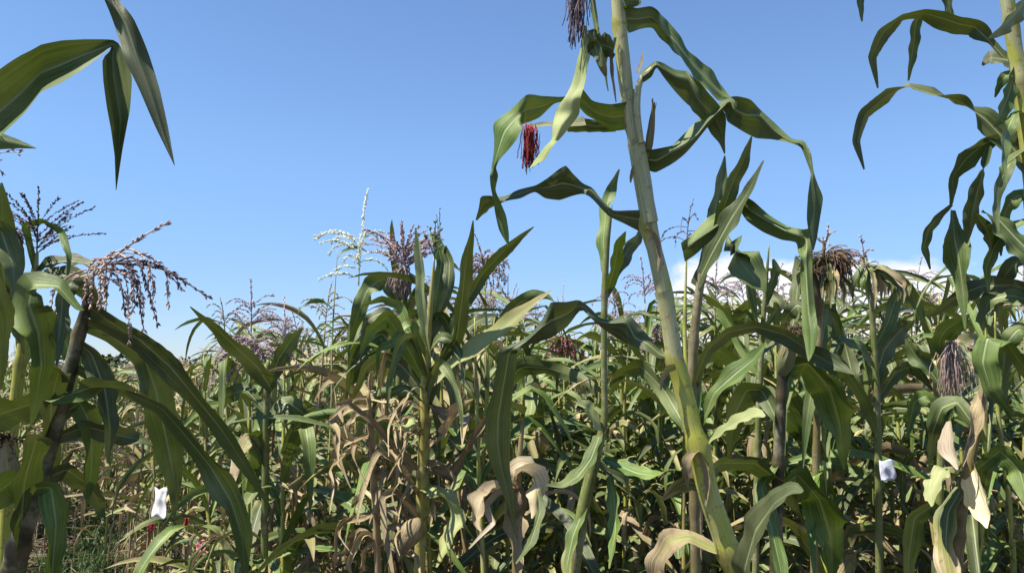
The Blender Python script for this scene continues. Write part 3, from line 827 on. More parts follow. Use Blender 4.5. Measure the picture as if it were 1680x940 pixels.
# ---- slender plant left of the leaning stalk
S = Hero('maize_plant', 'slender young maize plant with thin straight stalk, left of the thick leaning stalk', 1.75,
         [(1004, 335, 2), (1001, 360, 7), (996, 400, 11), (992, 480, 13), (991, 590, 12), (991, 690, 14), (978, 745, 22), (962, 810, 24), (950, 870, 26), (940, 940, 28), (934, 1010, 28)], 930, smat='stalk_green', wk=0.85, nodes=(480, 700, 870), seed=13)
S.leaf([(996, 460, 10, 1), (990, 400, 22, 1), (995, 340, 20, 1), (1006, 300, 14, -1), (1016, 278, 3, -1)], dz=0.1)
S.leaf([(992, 490, 10, -1), (1012, 440, 22, -1), (1030, 410, 28, -1), (1046, 392, 18, -1), (1052, 372, 3, -1)], dz=0.1)
S.leaf([(996, 480, 12, -1), (1008, 440, 24, -1), (1014, 400, 22, -1), (1026, 380, 3, -1)], dz=-0.1)
S.leaf([(990, 705, 14, 1), (975, 690, 30, 1), (962, 668, 24, 1), (945, 662, 6, 1)], dz=-0.1, mat='husk')
S.leaf([(985, 712, 24, 1), (970, 752, 26, 1), (948, 782, 28, 1), (920, 798, 18, 1), (896, 796, 3, 1)], dz=-0.2)
S.leaf([(990, 752, 10, 1), (1015, 764, 22, 1), (1045, 776, 26, 1), (1070, 780, 20, 1), (1086, 776, 3, 1)], dz=-0.1)
S.leaf([(1000, 780, 14, 1), (1008, 820, 26, 1), (1010, 870, 22, 1), (1000, 932, 3, 1)], dz=-0.2, dry=0.1)
S.leaf([(975, 760, 10, 1), (1025, 790, 20, 1), (1045, 830, 16, 1), (1052, 870, 3, 1)], dz=0.1)
S.leaf([(960, 830, 16, 1), (940, 880, 22, 1), (930, 930, 18, 1), (935, 990, 4, 1)], dz=-0.1, dry=0.3)

# ---- plant at the right edge with narrow arching leaves
D = Hero('maize_plant', 'tall maize plant with narrow arching leaves against open sky, opposite the clearing', 1.3,
         [(1630, -240, 16), (1645, -60, 24), (1662, 60, 28), (1676, 160, 30), (1692, 300, 30), (1700, 450, 32), (1706, 650, 34), (1712, 900, 36)], 1725, smat='stalk', nodes=(40, 140, 330, 520, 720), seed=17)
D.lw = 0.9
D.sheath([(1682, 140, 36), (1664, 70, 36), (1650, 0, 34), (1640, -60, 28)], dry=0.1)
D.leaf([(1648, 95, 10, 1), (1625, 70, 13, 1), (1600, 45, 30, -1), (1575, 40, 38, -1), (1545, 30, 32, -1), (1515, 22, 15, -1), (1480, 27, 16, -1), (1448, 55, 22, -1), (1430, 95, 16, -1), (1440, 145, 3, -1)], dz=0.08)
D.leaf([(1512, 20, 8, -1), (1502, 40, 18, -1), (1498, 80, 17, -1), (1490, 133, 3, -1)], dz=0.02, z0=0.06)
D.leaf([(1712, 300, 40, 1), (1660, 242, 46, 1), (1615, 195, 42, 1), (1575, 168, 24, -1), (1530, 156, 16, 1), (1490, 142, 10, 1), (1458, 156, 24, -1), (1420, 188, 22, -1), (1406, 232, 14, -1), (1418, 278, 3, -1)], dz=0.04)
D.leaf([(1668, 110, 14, -1), (1655, 155, 26, -1), (1642, 190, 22, -1), (1630, 208, 3, -1)], dz=-0.03)
D.leaf([(1640, 225, 14, -1), (1612, 238, 28, -1), (1584, 262, 32, -1), (1564, 290, 18, -1), (1560, 335, 6, -1)], dz=0.05)
D.leaf([(1562, 335, 5, -1), (1545, 350, 12, -1), (1524, 375, 16, -1), (1516, 405, 14, -1), (1526, 442, 3, -1)], dz=0.02, z0=0.05)
D.leaf([(1562, 345, 8, -1), (1566, 390, 34, -1), (1574, 430, 36, 1), (1580, 475, 20, 1), (1584, 540, 3, 1)], dz=-0.02, z0=0.05)
D.leaf([(1624, 240, 10, 1), (1617, 270, 16, 1), (1612, 285, 12, -1), (1602, 320, 26, -1), (1592, 365, 24, -1), (1586, 400, 3, -1)], dz=0.03)
D.leaf([(1602, 350, 8, -1), (1620, 380, 24, -1), (1630, 420, 8, -1)], dz=0.03)
D.leaf([(1612, 345, 6, -1), (1640, 362, 30, 1), (1668, 392, 36, 1), (1700, 424, 40, 1), (1740, 440, 20, 1)], dz=-0.05)
D.leaf([(1700, -20, 30, -1), (1668, 20, 36, -1), (1645, 44, 30, -1), (1622, 62, 4, -1)], dz=-0.08)
D.leaf([(1548, -60, 18, 1), (1554, -10, 18, 1), (1560, 25, 12, 1), (1558, 48, 3, 1)], dz=0.02, z0=0.05)
D.leaf([(1418, -60, 18, -1), (1412, -20, 16, -1), (1411, 10, 12, -1), (1414, 36, 3, -1)], dz=0.0, z0=0.1)
D.leaf([(1700, 150, 14, 1), (1655, 100, 24, 1), (1625, 95, 24, 1), (1612, 108, 4, 1)], dz=0.06)
D.leaf([(1710, 480, 26, -1), (1660, 468, 26, -1), (1610, 470, 28, 1), (1570, 486, 24, -1), (1540, 510, 12, -1), (1522, 520, 3, -1)], dz=0.1)
D.leaf([(1712, 500, 30, 1), (1660, 485, 36, 1), (1625, 492, 26, 1), (1605, 530, 10, 1)], dz=0.05)
D.leaf([(1705, 640, 16, -1), (1650, 560, 24, -1), (1620, 555, 38, 1), (1612, 595, 44, 1), (1626, 640, 30, -1), (1660, 680, 6, -1)], dz=-0.05)
D.leaf([(1704, 620, 12, -1), (1680, 590, 24, -1), (1650, 570, 26, -1), (1620, 558, 14, -1), (1600, 555, 3, -1)], dz=0.2)

for rows in ([(1690, 180, 10), (1664, 190, 20), (1650, 220, 24), (1646, 262, 14), (1650, 300, 3)], [(1696, 330, 12), (1672, 320, 22), (1652, 340, 20), (1640, 380, 16), (1642, 420, 3)],
             [(1694, 360, 10), (1660, 372, 18), (1634, 400, 22), (1618, 440, 16), (1622, 480, 3)], [(1700, 430, 12), (1668, 430, 22), (1646, 455, 24), (1638, 500, 18), (1644, 550, 3)],
             [(1690, 240, 10), (1660, 262, 18), (1640, 300, 20), (1632, 345, 14), (1638, 380, 3)], [(1706, 560, 14), (1672, 540, 24), (1650, 566, 26), (1644, 620, 20), (1650, 670, 3)],
             [(1680, 130, 9), (1655, 122, 16), (1640, 136, 16), (1632, 160, 3)]):
    D.leaf([(*q, -1 if i_ > 1 else 1) for i_, q in enumerate(rows)], dz=D.rng.uniform(-.15, .1))

# ---- plant with pale bleached husks, right
H1 = Hero('maize_plant', 'withering maize plant carrying bleached cream husks and a yellowing leaf, near the white scrap', 1.6,
          [(1616, 600, 12), (1608, 680, 18), (1590, 760, 22), (1575, 860, 24), (1568, 960, 26)], 1562, smat='stalk_tan', nodes=(690, 790, 880), seed=19, dry=0.4)
H1.leaf([(1560, 690, 8, 1), (1560, 710, 24, 1), (1562, 735, 36, 1), (1568, 752, 20, 1), (1572, 770, 4, 1)], dz=-0.06, mat='cream_husk', name='dry_husk', wave=0.07, curl=0.7, n=18)
H1.leaf([(1596, 755, 10, 1), (1602, 785, 38, 1), (1614, 820, 46, 1), (1622, 850, 28, 1), (1620, 866, 4, 1)], dz=-0.1, mat='cream_husk', name='dry_husk', wave=0.07, curl=0.7, n=22)
H1.leaf([(1574, 770, 12, 1), (1548, 775, 34, 1), (1535, 800, 38, 1), (1530, 830, 5, 1)], dz=-0.1, mat='husk')
H1.leaf([(1578, 800, 18, 1), (1556, 840, 34, 1), (1552, 890, 40, 1), (1562, 950, 36, 1), (1572, 1020, 10, 1)], dz=-0.12, dry=0.42, n=30)
H1.leaf([(1612, 640, 8, 1), (1608, 665, 22, 1), (1596, 700, 22, -1), (1584, 740, 10, -1), (1578, 765, 3, -1)], dz=-0.05, dry=0.9, curl=0.9)
H1.leaf([(1600, 700, 12, -1), (1570, 660, 26, 1), (1545, 670, 28, 1), (1530, 710, 22, -1), (1524, 770, 4, -1)], dz=0.1)
H1.leaf([(1590, 780, 14, -1), (1640, 740, 30, -1), (1672, 770, 40, -1), (1690, 840, 10, -1)], dz=-0.1)
H1.leaf([(1572, 880, 14, -1), (1530, 830, 26, -1), (1500, 850, 34, -1), (1490, 920, 28, -1), (1492, 1000, 5, -1)], dz=0.1)

# ---- the dark plant at the left edge with arching leaves
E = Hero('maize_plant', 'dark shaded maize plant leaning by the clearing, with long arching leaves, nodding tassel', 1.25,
         [(150, 455, 16), (142, 500, 24), (130, 545, 32), (112, 620, 38), (90, 700, 44), (66, 780, 50), (44, 850, 54), (22, 930, 58), (6, 1000, 58)], -80, smat='stalk_shaded', nodes=(545, 660, 790, 900), seed=23, dry=0.15, wk=0.60)
E.lw = 0.74
E.leaf([(130, 510, 14, 1), (95, 470, 30, 1), (55, 468, 52, 1), (48, 500, 66, 1), (62, 545, 66, -1), (68, 600, 50, -1), (58, 660, 26, -1), (50, 700, 3, -1)], dz=0.05, z0=-0.12, rmin=70)
E.leaf([(148, 490, 14, -1), (120, 462, 30, 1), (104, 480, 34, -1), (98, 540, 32, -1), (92, 600, 4, -1)], dz=-0.12)
E.blade([(140,518,136,542,-1,-1),(182,538,174,562),(216,557,205,586),(252,576,222,606),(280,630,230,645),(292,680,240,695),(301,740,256,752),(299,792,275,802),(287,852,285,852)], dz=0.16, wave=0.06)
E.leaf([(142, 500, 26, -1), (180, 528, 40, -1), (230, 558, 48, -1), (278, 600, 48, -1), (318, 648, 38, -1), (360, 700, 34, -1), (402, 762, 28, -1), (446, 836, 3, -1)], dz=0.12, rmin=48)
E.leaf([(118, 600, 20, -1), (200, 640, 24, -1), (265, 670, 20, -1), (305, 715, 30, -1), (345, 765, 46, -1), (380, 825, 50, -1), (398, 885, 38, -1), (404, 960, 4, -1)], dz=0.14, rmin=50)
E.leaf([(108, 640, 20, 1), (80, 655, 28, 1), (110, 648, 30, 1), (155, 634, 44, -1), (200, 634, 34, -1), (228, 642, 4, -1)], dz=-0.2)
E.leaf([(96, 680, 30, -1), (60, 660, 58, -1), (20, 672, 72, -1), (-30, 690, 60, -1), (-80, 720, 8, -1)], dz=0.0)
E.leaf([(88, 720, 26, -1), (140, 700, 34, -1), (190, 712, 40, -1), (232, 722, 18, 1), (250, 730, 3, 1)], dz=0.05)
E.leaf([(64, 790, 26, -1), (110, 770, 40, -1), (150, 800, 40, -1), (172, 850, 4, -1)], dz=0.1)
E.leaf([(50, 830, 30, -1), (20, 790, 60, -1), (-20, 820, 66, -1), (-50, 900, 10, -1)], dz=-0.1)
E.leaf([(112, 620, 14, -1), (96, 610, 40, -1), (84, 660, 56, -1), (82, 730, 48, -1), (90, 800, 5, -1)], dz=0.1, z0=-0.06, rmin=56)
E.leaf([(84, 720, 16, -1), (60, 720, 50, -1), (40, 790, 60, -1), (34, 870, 44, -1), (40, 950, 5, -1)], dz=0.1, z0=-0.08, rmin=60)
E.leaf([(94, 690, 20, -1), (130, 660, 36, -1), (150, 700, 46, -1), (150, 770, 34, -1), (142, 830, 4, -1)], dz=0.05, rmin=46)
E.leaf([(60, 800, 20, -1), (84, 800, 40, -1), (92, 860, 46, -1), (86, 930, 30, -1), (80, 1000, 4, -1)], dz=0.0, z0=-0.05, rmin=46)
E.leaf([(124, 560, 18, -1), (150, 580, 36, -1), (172, 640, 44, -1), (180, 700, 30, -1), (176, 760, 4, -1)], dz=0.0, rmin=44)
E.ear((20, 815), (10, 725), 32, 'silk_brown', 40, dry=1.0, loose=0.3, z0=0.03, hmat='leaf')
E.tassel(148, 458, (182, 425), 215, 18, 'tassel_pink', 0.9, 2.6, 0.0085, 430, z0=-0.02, blen=0.62, spike=0.75)
br = MB()
for (aa, bb, cc) in (((180, 432), (250, 432), (346, 490)), ((182, 434), (225, 428), (258, 530)), ((178, 434), (215, 440), (236, 540)), ((182, 432), (262, 440), (300, 476)), ((170, 440), (196, 460), (206, 520)), ((172, 440), (212, 450), (222, 500))):
    pp = smooth_path(np.array([P(*aa, 1.22), P(*bb, 1.19), P(*cc, 1.17)]), 16)
    tube(br, pp, np.linspace(0.0018, 0.0008, 16), 5); spikelets(br, pp[3:], E.rng, 0.009, 400)
br.build('tassel_branch', M['tassel_dark'], E.root, E.base)

# ---- plant standing just outside the left edge; its big leaves reach in
F = Hero('maize_plant', 'maize plant whose broad folded leaf blades reach in high over the clearing', 0.95,
         [(-190, -240, 20), (-188, -60, 28), (-186, 150, 34), (-184, 400, 38), (-182, 700, 40), (-180, 1000, 42)], -178, nodes=(0, 200, 420, 640), seed=29)
F.blade([(-190,236,-182,272,-1,1),(-110,168,-100,300,-1,1,.6),(-45,134,-45,252,-1,1,.6),(0,117,0,222,-1,1,.62),(35,91,34,190,-1,1,.62),(65,73,66,152,-1,1,.6),(100,66,100,139,-1,1,.55),(135,64,131,119,-1,1,.5),(165,65,160,97,-1,1,.5),(185,66,182,78,-1,1,.5),(193,69,183,82,-1,-1,.5),(201,82,168,97,-1,1,.5),(212,108,169,134,-1,1,.6),(217,131,174,172,-1,1,.6),(213,182,182,212),(201,246,188,256),(191,312,190,312)], dz=-0.02, wave=0.03, n=90, corner=0.8)
F.blade([(-188,-75,-186,-45,-1,-1),(-80,-210,-80,-150),(60,-210,60,-150),(140,-110,118,-90),(185,-30,160,-25),(196,2,172,2),(220,31,190,46),(245,91,205,99),(262,146,228,146),(276,211,254,206),(287,272,286,272)], dz=-0.06, wave=0.02, n=80)
F.leaf([(-184, 500, 40, -1), (-120, 420, 60, -1), (-50, 440, 70, -1), (-10, 540, 60, -1), (0, 640, 5, -1)], dz=0.1)

# ---- far left plant with upright tassel
K = Hero('maize_plant', 'maize plant with spiky grey upright tassel and dim green leaves, left of the nodding tassel', 1.55,
         [(60, 415, 8), (56, 450, 14), (44, 520, 18), (30, 620, 22), (16, 760, 24), (6, 960, 26)], 0, smat='stalk', nodes=(470, 600, 740), seed=31)
K.lw = 0.85
K.tassel(60, 425, (62, 370), 115, 26, 'tassel_dark', 0.95, 0.35, 0.0075, 420, blen=0.85, stem=0.0016)
sk = MB(); silk(sk, P(30, 385, 1.5), [-0.2, 0, -1], 0.05, 60, K.rng, 0.5, 1.2, 0.001); sk.build('silk', M['silk_grey'], K.root, K.base)
K.leaf([(58, 440, 12, -1), (40, 372, 14, -1), (70, 362, 14, -1), (100, 378, 12, -1), (112, 420, 10, -1), (110, 470, 3, -1)], dz=-0.1)
K.leaf([(40, 560, 18, -1), (10, 480, 40, -1), (0, 410, 48, -1), (4, 350, 30, -1), (2, 300, 4, -1)], dz=-0.1, rmin=48)
K.leaf([(36, 580, 14, 1), (20, 510, 36, 1), (-10, 480, 40, -1), (-50, 520, 20, -1)], dz=-0.1)
K.leaf([(30, 600, 18, -1), (70, 540, 30, -1), (96, 530, 34, -1), (118, 590, 30, -1), (122, 660, 4, -1)], dz=0.1)
K.leaf([(56, 450, 10, 1), (80, 432, 22, 1), (112, 428, 26, 1), (140, 432, 22, 1), (165, 450, 4, 1)], dz=-0.05)
K.leaf([(52, 470, 12, 1), (82, 450, 26, 1), (118, 455, 34, 1), (150, 480, 30, -1), (170, 520, 4, -1)], dz=0.05, dry=0.3)
K2 = Hero('maize_plant', 'maize plant with purple tassel branches poking in at the outer edge, above the cream leaf', 1.35,
          [(-52, 270, 8), (-56, 350, 16), (-64, 500, 24), (-74, 800, 28)], -90, seed=33)
K2.tassel(-52, 290, (-45, 230), 128, 12, 'tassel_purple', 1.25, 0.5, 0.011, 170, blen=0.8)
K2.leaf([(-60, 420, 20, -1), (-30, 370, 40, -1), (2, 380, 40, -1), (22, 440, 34, -1), (24, 520, 4, -1)], dz=-0.05)

# ---- spear leaf plant left of middle
Gp = Hero('maize_plant', 'maize plant with one straight spear leaf pointing up beside a purple tassel', 2.3,
          [(440, 590, 8), (438, 640, 14), (436, 740, 17), (434, 900, 18)], 430, smat='stalk_green', wk=0.68, nodes=(640, 740, 850), seed=37)
Gp.leaf([(446, 640, 14, 1), (424, 604, 34, -1), (390, 572, 32, -1), (356, 540, 20, -1), (312, 503, 2, -1)], dz=-0.2)
Gp.leaf([(440, 640, 12, -1), (456, 590, 30, -1), (476, 560, 28, -1), (496, 538, 3, -1)], dz=0.1)
Gp.leaf([(440, 680, 12, 1), (404, 640, 24, 1), (370, 650, 24, -1), (350, 700, 4, -1)], dz=0.1)
Gp.leaf([(436, 700, 14, 1), (470, 660, 26, 1), (500, 680, 26, -1), (515, 740, 4, -1)], dz=0.1)
Gp.leaf([(436, 760, 14, 1), (410, 720, 24, 1), (390, 750, 22, 1), (380, 810, 4, 1)], dz=-0.1, dry=0.5)
Gp.tassel(440, 600, (412, 545), 105, 34, 'tassel_purple', 0.9, 1.2, 0.011, 420, z0=0.1, blen=0.75, stem=0.0032)

Pt = Hero('maize_plant', 'maize plant with dense bristling purple tassel above a reddish tuft, left of the yellow stalk', 2.35,
          [(664, 440, 7), (662, 500, 11), (656, 600, 14), (650, 760, 16), (648, 940, 17)], 646, smat='stalk_green', nodes=(520, 640, 780), seed=67)
Pt.tassel(664, 448, (661, 380), 84, 46, 'tassel_purple', 0.95, 0.25, 0.011, 420, blen=0.85, stem=0.0028)
sk = MB(); silk(sk, P(664, 440, 2.33), [-0.2, 0, -0.5], 0.085, 200, Pt.rng, 0.5, 1.6, 0.0013); sk.build('silk', M['tassel_pink'], Pt.root, Pt.base)
for k in range(12):
    y0 = Pt.rng.uniform(500, 760); sd = -1 if k % 2 else 1; h = Pt.rng.uniform(30, 75); w_ = Pt.rng.uniform(16, 28); up_ = Pt.rng.uniform(20, 60)
    x0 = np.interp(y0, [440, 760], [664, 650])
    Pt.leaf([(x0, y0, w_ * .6, 1), (x0 + sd * h * .4, y0 - up_, w_, Pt.rng.choice([-1, 1])), (x0 + sd * h * .8, y0 - up_ * Pt.rng.uniform(.5, 1.1), w_, Pt.rng.choice([-1, 1])), (x0 + sd * h * 1.1, y0 + Pt.rng.uniform(-20, 30), w_ * .6, -1), (x0 + sd * h * 1.2, y0 + Pt.rng.uniform(25, 70), 2, -1)],
            dz=Pt.rng.uniform(-.25, .25), dry=Pt.rng.choice([0.0, 0.1, 0.4]), corner=0.4)
# ---- yellow stalk plant
Y = Hero('maize_plant', 'yellowing maize plant with straight yellow stalk and upright leaves, one pale yellow', 2.0,
         [(712, 420, 2), (711, 445, 6), (706, 500, 11), (700, 580, 18), (696, 680, 21), (693, 780, 23), (690, 880, 23), (688, 960, 23)], 684, smat='stalk_yellow', nodes=(600, 690, 780, 870), seed=41)
Y.lw = 0.70
Y.leaf([(704, 590, 12, 1), (694, 520, 22, 1), (690, 450, 24, 1), (686, 400, 14, 1), (682, 374, 3, 1)], dz=-0.1, mat='husk')
Y.leaf([(704, 560, 12, -1), (716, 490, 28, -1), (724, 430, 34, -1), (716, 396, 24, -1), (706, 384, 4, -1)], dz=0.1)
Y.leaf([(708, 540, 10, -1), (734, 480, 22, -1), (738, 430, 22, 1), (728, 405, 16, -1), (742, 440, 4, -1)], dz=0.1)
Y.leaf([(706, 610, 14, -1), (748, 560, 30, -1), (758, 490, 36, -1), (764, 430, 30, -1), (772, 392, 16, -1), (776, 362, 3, -1)], dz=-0.2)
Y.leaf([(716, 620, 12, -1), (752, 520, 20, 1), (790, 452, 26, -1), (826, 412, 28, -1), (854, 388, 14, -1), (876, 372, 2, -1)], dz=-0.1)
Y.leaf([(700, 640, 14, 1), (752, 588, 28, 1), (800, 558, 46, 1), (846, 522, 34, 1), (880, 494, 16, 1), (906, 476, 2, 1)], dz=-0.2, dry=0.3, mat='husk')
Y.leaf([(700, 630, 14, -1), (668, 570, 36, -1), (636, 520, 40, -1), (610, 540, 30, -1), (590, 580, 4, -1)], dz=-0.1)
Y.leaf([(698, 650, 14, -1), (660, 600, 40, -1), (625, 585, 38, -1), (600, 605, 28, -1), (575, 660, 4, -1)], dz=0.1)
Y.leaf([(700, 600, 12, -1), (672, 540, 24, -1), (655, 500, 24, -1), (628, 490, 18, -1), (592, 502, 2, -1)], dz=0.1)
Y.leaf([(698, 660, 12, 1), (730, 690, 26, 1), (752, 680, 30, 1), (760, 668, 8, 1)], dz=-0.1, dry=0.95, curl=1.2, wave=0.4)
Y.leaf([(692, 740, 14, 1), (726, 720, 18, 1), (742, 690, 28, 1), (764, 664, 26, 1), (776, 655, 4, 1)], dz=-0.15, dry=0.9, curl=1.1, wave=0.4)
Y.leaf([(690, 720, 12, 1), (680, 690, 24, 1), (666, 700, 16, 1), (640, 695, 4, 1)], dz=-0.1, mat='husk', dry=0.2)
Y.leaf([(692, 760, 16, 1), (740, 770, 26, -1), (760, 740, 22, -1), (800, 690, 14, 1), (812, 660, 3, 1)], dz=-0.1, dry=0.85, curl=1.0, wave=0.4)
Y.leaf([(690, 800, 16, 1), (730, 815, 46, 1), (742, 850, 52, 1), (730, 890, 30, 1), (716, 930, 5, 1)], dz=-0.2, dry=0.25, mat='husk')
Y.leaf([(690, 770, 12, -1), (640, 730, 18, 1), (605, 690, 16, 1), (570, 665, 14, 1), (540, 690, 4, 1)], dz=-0.1, dry=0.95, curl=0.8)
Y.leaf([(690, 820, 12, 1), (650, 760, 16, 1), (622, 745, 18, 1), (600, 800, 14, 1), (585, 860, 4, 1)], dz=-0.2, dry=0.95, curl=0.9)
Y.leaf([(690, 860, 12, 1), (650, 800, 16, -1), (630, 820, 18, 1), (640, 900, 16, 1), (650, 960, 4, 1)], dz=-0.2, dry=0.95, curl=0.9)
for k in range(12):
    y0 = Y.rng.uniform(520, 700); sd = -1 if k % 2 else 1; h = Y.rng.uniform(30, 80); w_ = Y.rng.uniform(16, 28); up_ = Y.rng.uniform(10, 70)
    x0 = np.interp(y0, [500, 700], [706, 696])
    Y.leaf([(x0, y0, w_ * .6, 1), (x0 + sd * h * .4, y0 - up_, w_, Y.rng.choice([-1, 1])), (x0 + sd * h * .8, y0 - up_ * Y.rng.uniform(.4, 1.1), w_, Y.rng.choice([-1, 1])), (x0 + sd * h * 1.1, y0 + Y.rng.uniform(-20, 30), w_ * .6, -1), (x0 + sd * h * 1.15, y0 + Y.rng.uniform(25, 70), 2, -1)],
           dz=Y.rng.uniform(-.25, .25), dry=Y.rng.choice([0.0, 0.2, 0.5]), corner=0.4)
for k in range(22):
    y0 = Y.rng.uniform(640, 900); sd = Y.rng.choice([-1, 1]); h = Y.rng.uniform(14, 60); w_ = Y.rng.uniform(4, 11); x0 = np.interp(y0, [600, 900], [700, 690])
    Y.leaf([(x0, y0, w_ * .7, 1), (x0 + sd * h * .5, y0 - Y.rng.uniform(-20, 22), w_, 1), (x0 + sd * h, y0 + Y.rng.uniform(0, 20), w_, Y.rng.choice([-1, 1])), (x0 + sd * (h + Y.rng.uniform(-14, 14)), y0 + Y.rng.uniform(22, 60), 2, 1)],
           dz=Y.rng.uniform(-.3, .25), dry=Y.rng.uniform(0.75, 1.0), curl=Y.rng.uniform(0.3, 1.5), wave=0.4, corner=0.25, n=20)
Y.tassel(712, 440, (714, 370), 80, 5, 'tassel_green', 0.25, 0.2, 0.013, 150, blen=0.5)
Y.ear((688, 850), (655, 905), 34, 'silk_brown', 40, dry=0.9, z0=-0.1)

Z = Hero('maize_plant', 'dead maize plant, a tangle of thin curled tan leaf strips, left of the yellow stalk', 2.05,
         [(604, 640, 7), (608, 700, 12), (614, 800, 14), (620, 920, 15)], 626, smat='stalk_tan', nodes=(700, 800, 880), seed=71, dry=0.7)
for k in range(32):
    y0 = Z.rng.uniform(650, 900); x0 = np.interp(y0, [640, 920], [604, 620]); sd = Z.rng.choice([-1, 1]); h = Z.rng.uniform(14, 70); w_ = Z.rng.uniform(5, 13)
    up_ = Z.rng.uniform(-20, 22)
    Z.leaf([(x0, y0, w_ * .7, 1), (x0 + sd * h * .5, y0 - up_, w_, 1), (x0 + sd * h, y0 + Z.rng.uniform(0, 20), w_, Z.rng.choice([-1, 1])), (x0 + sd * (h + Z.rng.uniform(-14, 14)), y0 + Z.rng.uniform(22, 50), w_ * .8, Z.rng.choice([-1, 1])), (x0 + sd * (h + Z.rng.uniform(-26, 16)), y0 + Z.rng.uniform(52, 95), 2, 1)],
           dz=Z.rng.uniform(-.3, .25), dry=Z.rng.uniform(0.8, 1.0), curl=Z.rng.uniform(0.3, 1.5), wave=0.4, corner=0.25, n=22)
# ---- dry ear bundle in the middle
W = Hero('maize_plant', 'withered maize plant with torn pale husk and rusty curled leaf, beside the yellow stalk', 1.9,
         [(858, 690, 8), (852, 760, 12), (848, 860, 15), (846, 960, 16)], 844, smat='stalk_tan', nodes=(760, 860), seed=43, dry=0.5)
W.leaf([(850, 800, 10, 1), (842, 778, 28, 1), (858, 770, 42, 1), (878, 786, 40, 1), (880, 820, 24, -1), (872, 850, 3, 1)], dz=-0.1, mat='cream_husk', name='dry_husk', wave=0.07, curl=0.7, n=20)
W.leaf([(848, 800, 16, 1), (830, 830, 34, -1), (836, 870, 44, -1), (846, 920, 20, -1), (850, 960, 4, -1)], dz=-0.1, dry=0.9, curl=1.1, wave=0.4)
W.leaf([(850, 800, 10, 1), (815, 800, 24, 1), (786, 820, 30, 1), (778, 848, 22, -1), (790, 870, 4, -1)], dz=-0.15, dry=1.0, curl=1.0)
W.leaf([(850, 820, 8, 1), (820, 810, 14, 1), (802, 830, 16, 1), (812, 860, 12, 1), (790, 880, 8, 1), (770, 900, 3, 1)], dz=-0.2, mat='cream_husk', name='dry_husk', wave=0.07, curl=0.8, n=30)
W.leaf([(852, 760, 10, 1), (880, 790, 10, 1), (886, 840, 16, 1), (870, 890, 16, 1), (846, 924, 3, 1)], dz=-0.2, dry=0.1)
W.ear((856, 800), (838, 860), 36, None, dry=0.95)

# ---- silk mops on the right skyline
Mo = Hero('maize_plant', 'maize plant topped by a shaggy dark mop of shredded husk, behind the long hanging leaf', 2.0,
          [(1352, 400, 7), (1348, 450, 12), (1344, 560, 15), (1340, 700, 17), (1336, 900, 18)], 1334, smat='stalk_tan', wk=0.68, nodes=(500, 620, 740), seed=47)
Mo.tassel(1352, 420, (1356, 385), 46, 5, 'tassel_tan', 0.4, 0.8, 0.012, 130)
for k in range(26):
    x = 1350 + Mo.rng.normal() * 16; y = 436 + Mo.rng.uniform(-10, 10)
    xe = x + (x - 1345) * 0.8 + Mo.rng.uniform(-4, 10); ye = y + Mo.rng.uniform(28, 62)
    Mo.leaf([(1352, 428, 4, 1), ((1352 + x) / 2 + 6, 424, 7, -1), (x + 6, y, 9, -1 if k % 3 else 1), (xe, (y + ye) / 2 + 4, 8, -1), (xe + 1, ye, 2, -1)], dz=Mo.rng.uniform(-.1, .12), dry=0.3 + 0.5 * (k % 3 == 0), n=16, name='shredded_husk')
sk = MB(); silk(sk, P(1356, 428, 2.0), [0.25, 0, 0.3], 0.085, 260, Mo.rng, 0.55, 2.6, 0.0013); sk.build('silk', M['silk_brown'], Mo.root, Mo.base)
Mo.leaf([(1344, 600, 10, -1), (1352, 540, 22, -1), (1360, 500, 22, -1), (1376, 560, 20, -1), (1372, 600, 4, -1)], dz=0.1)
Mo.leaf([(1346, 540, 8, 1), (1310, 500, 20, 1), (1290, 520, 22, -1), (1276, 580, 4, -1)], dz=0.1)
Mo.leaf([(1344, 620, 8, 1), (1380, 560, 20, 1), (1410, 570, 20, 1), (1440, 610, 4, 1)], dz=0.1)
Mo.ear((1340, 520), (1334, 450), 22, 'silk_brown', 30, dry=0.6)
Mp = Hero('maize_plant', 'maize plant topped by drooping green shredded husk and pinkish tuft, against the white cloud', 2.1,
          [(1420, 425, 7), (1426, 470, 11), (1434, 560, 14), (1440, 700, 16), (1442, 900, 17)], 1443, smat='stalk_green', wk=0.68, nodes=(520, 640, 760), seed=53)
Mp.tassel(1420, 450, (1416, 400), 62, 16, 'tassel_pink', 0.7, 1.8, 0.012, 170, blen=0.55)
for k in range(20):
    x = 1424 + Mp.rng.normal() * 20; ye = 445 + Mp.rng.uniform(30, 66)
    Mp.leaf([(1422, 446, 4, 1), ((1422 + x) / 2, 438, 8, 1), (x, 448, 9, 1 if k % 2 else -1), (x + (x - 1424) * .6, (448 + ye) / 2, 8, -1), (x + (x - 1424) * .55, ye, 2, -1)], dz=Mp.rng.uniform(-.1, .12), dry=0.2 + 0.3 * (k % 3 == 0), n=16, name='shredded_husk')
Mp.leaf([(1430, 580, 8, -1), (1456, 530, 24, -1), (1470, 490, 26, -1), (1490, 470, 22, -1), (1512, 515, 12, -1), (1516, 530, 3, -1)], dz=0.05)
Mp.leaf([(1432, 640, 10, -1), (1450, 575, 30, -1), (1478, 540, 34, -1), (1500, 528, 5, -1)], dz=0.05)
Mp.leaf([(1434, 680, 12, 1), (1400, 620, 22, 1), (1385, 560, 20, -1), (1378, 525, 3, -1)], dz=0.1)
Mp.leaf([(1436, 660, 12, -1), (1470, 610, 22, -1), (1500, 600, 26, -1), (1530, 640, 4, -1)], dz=0.0)
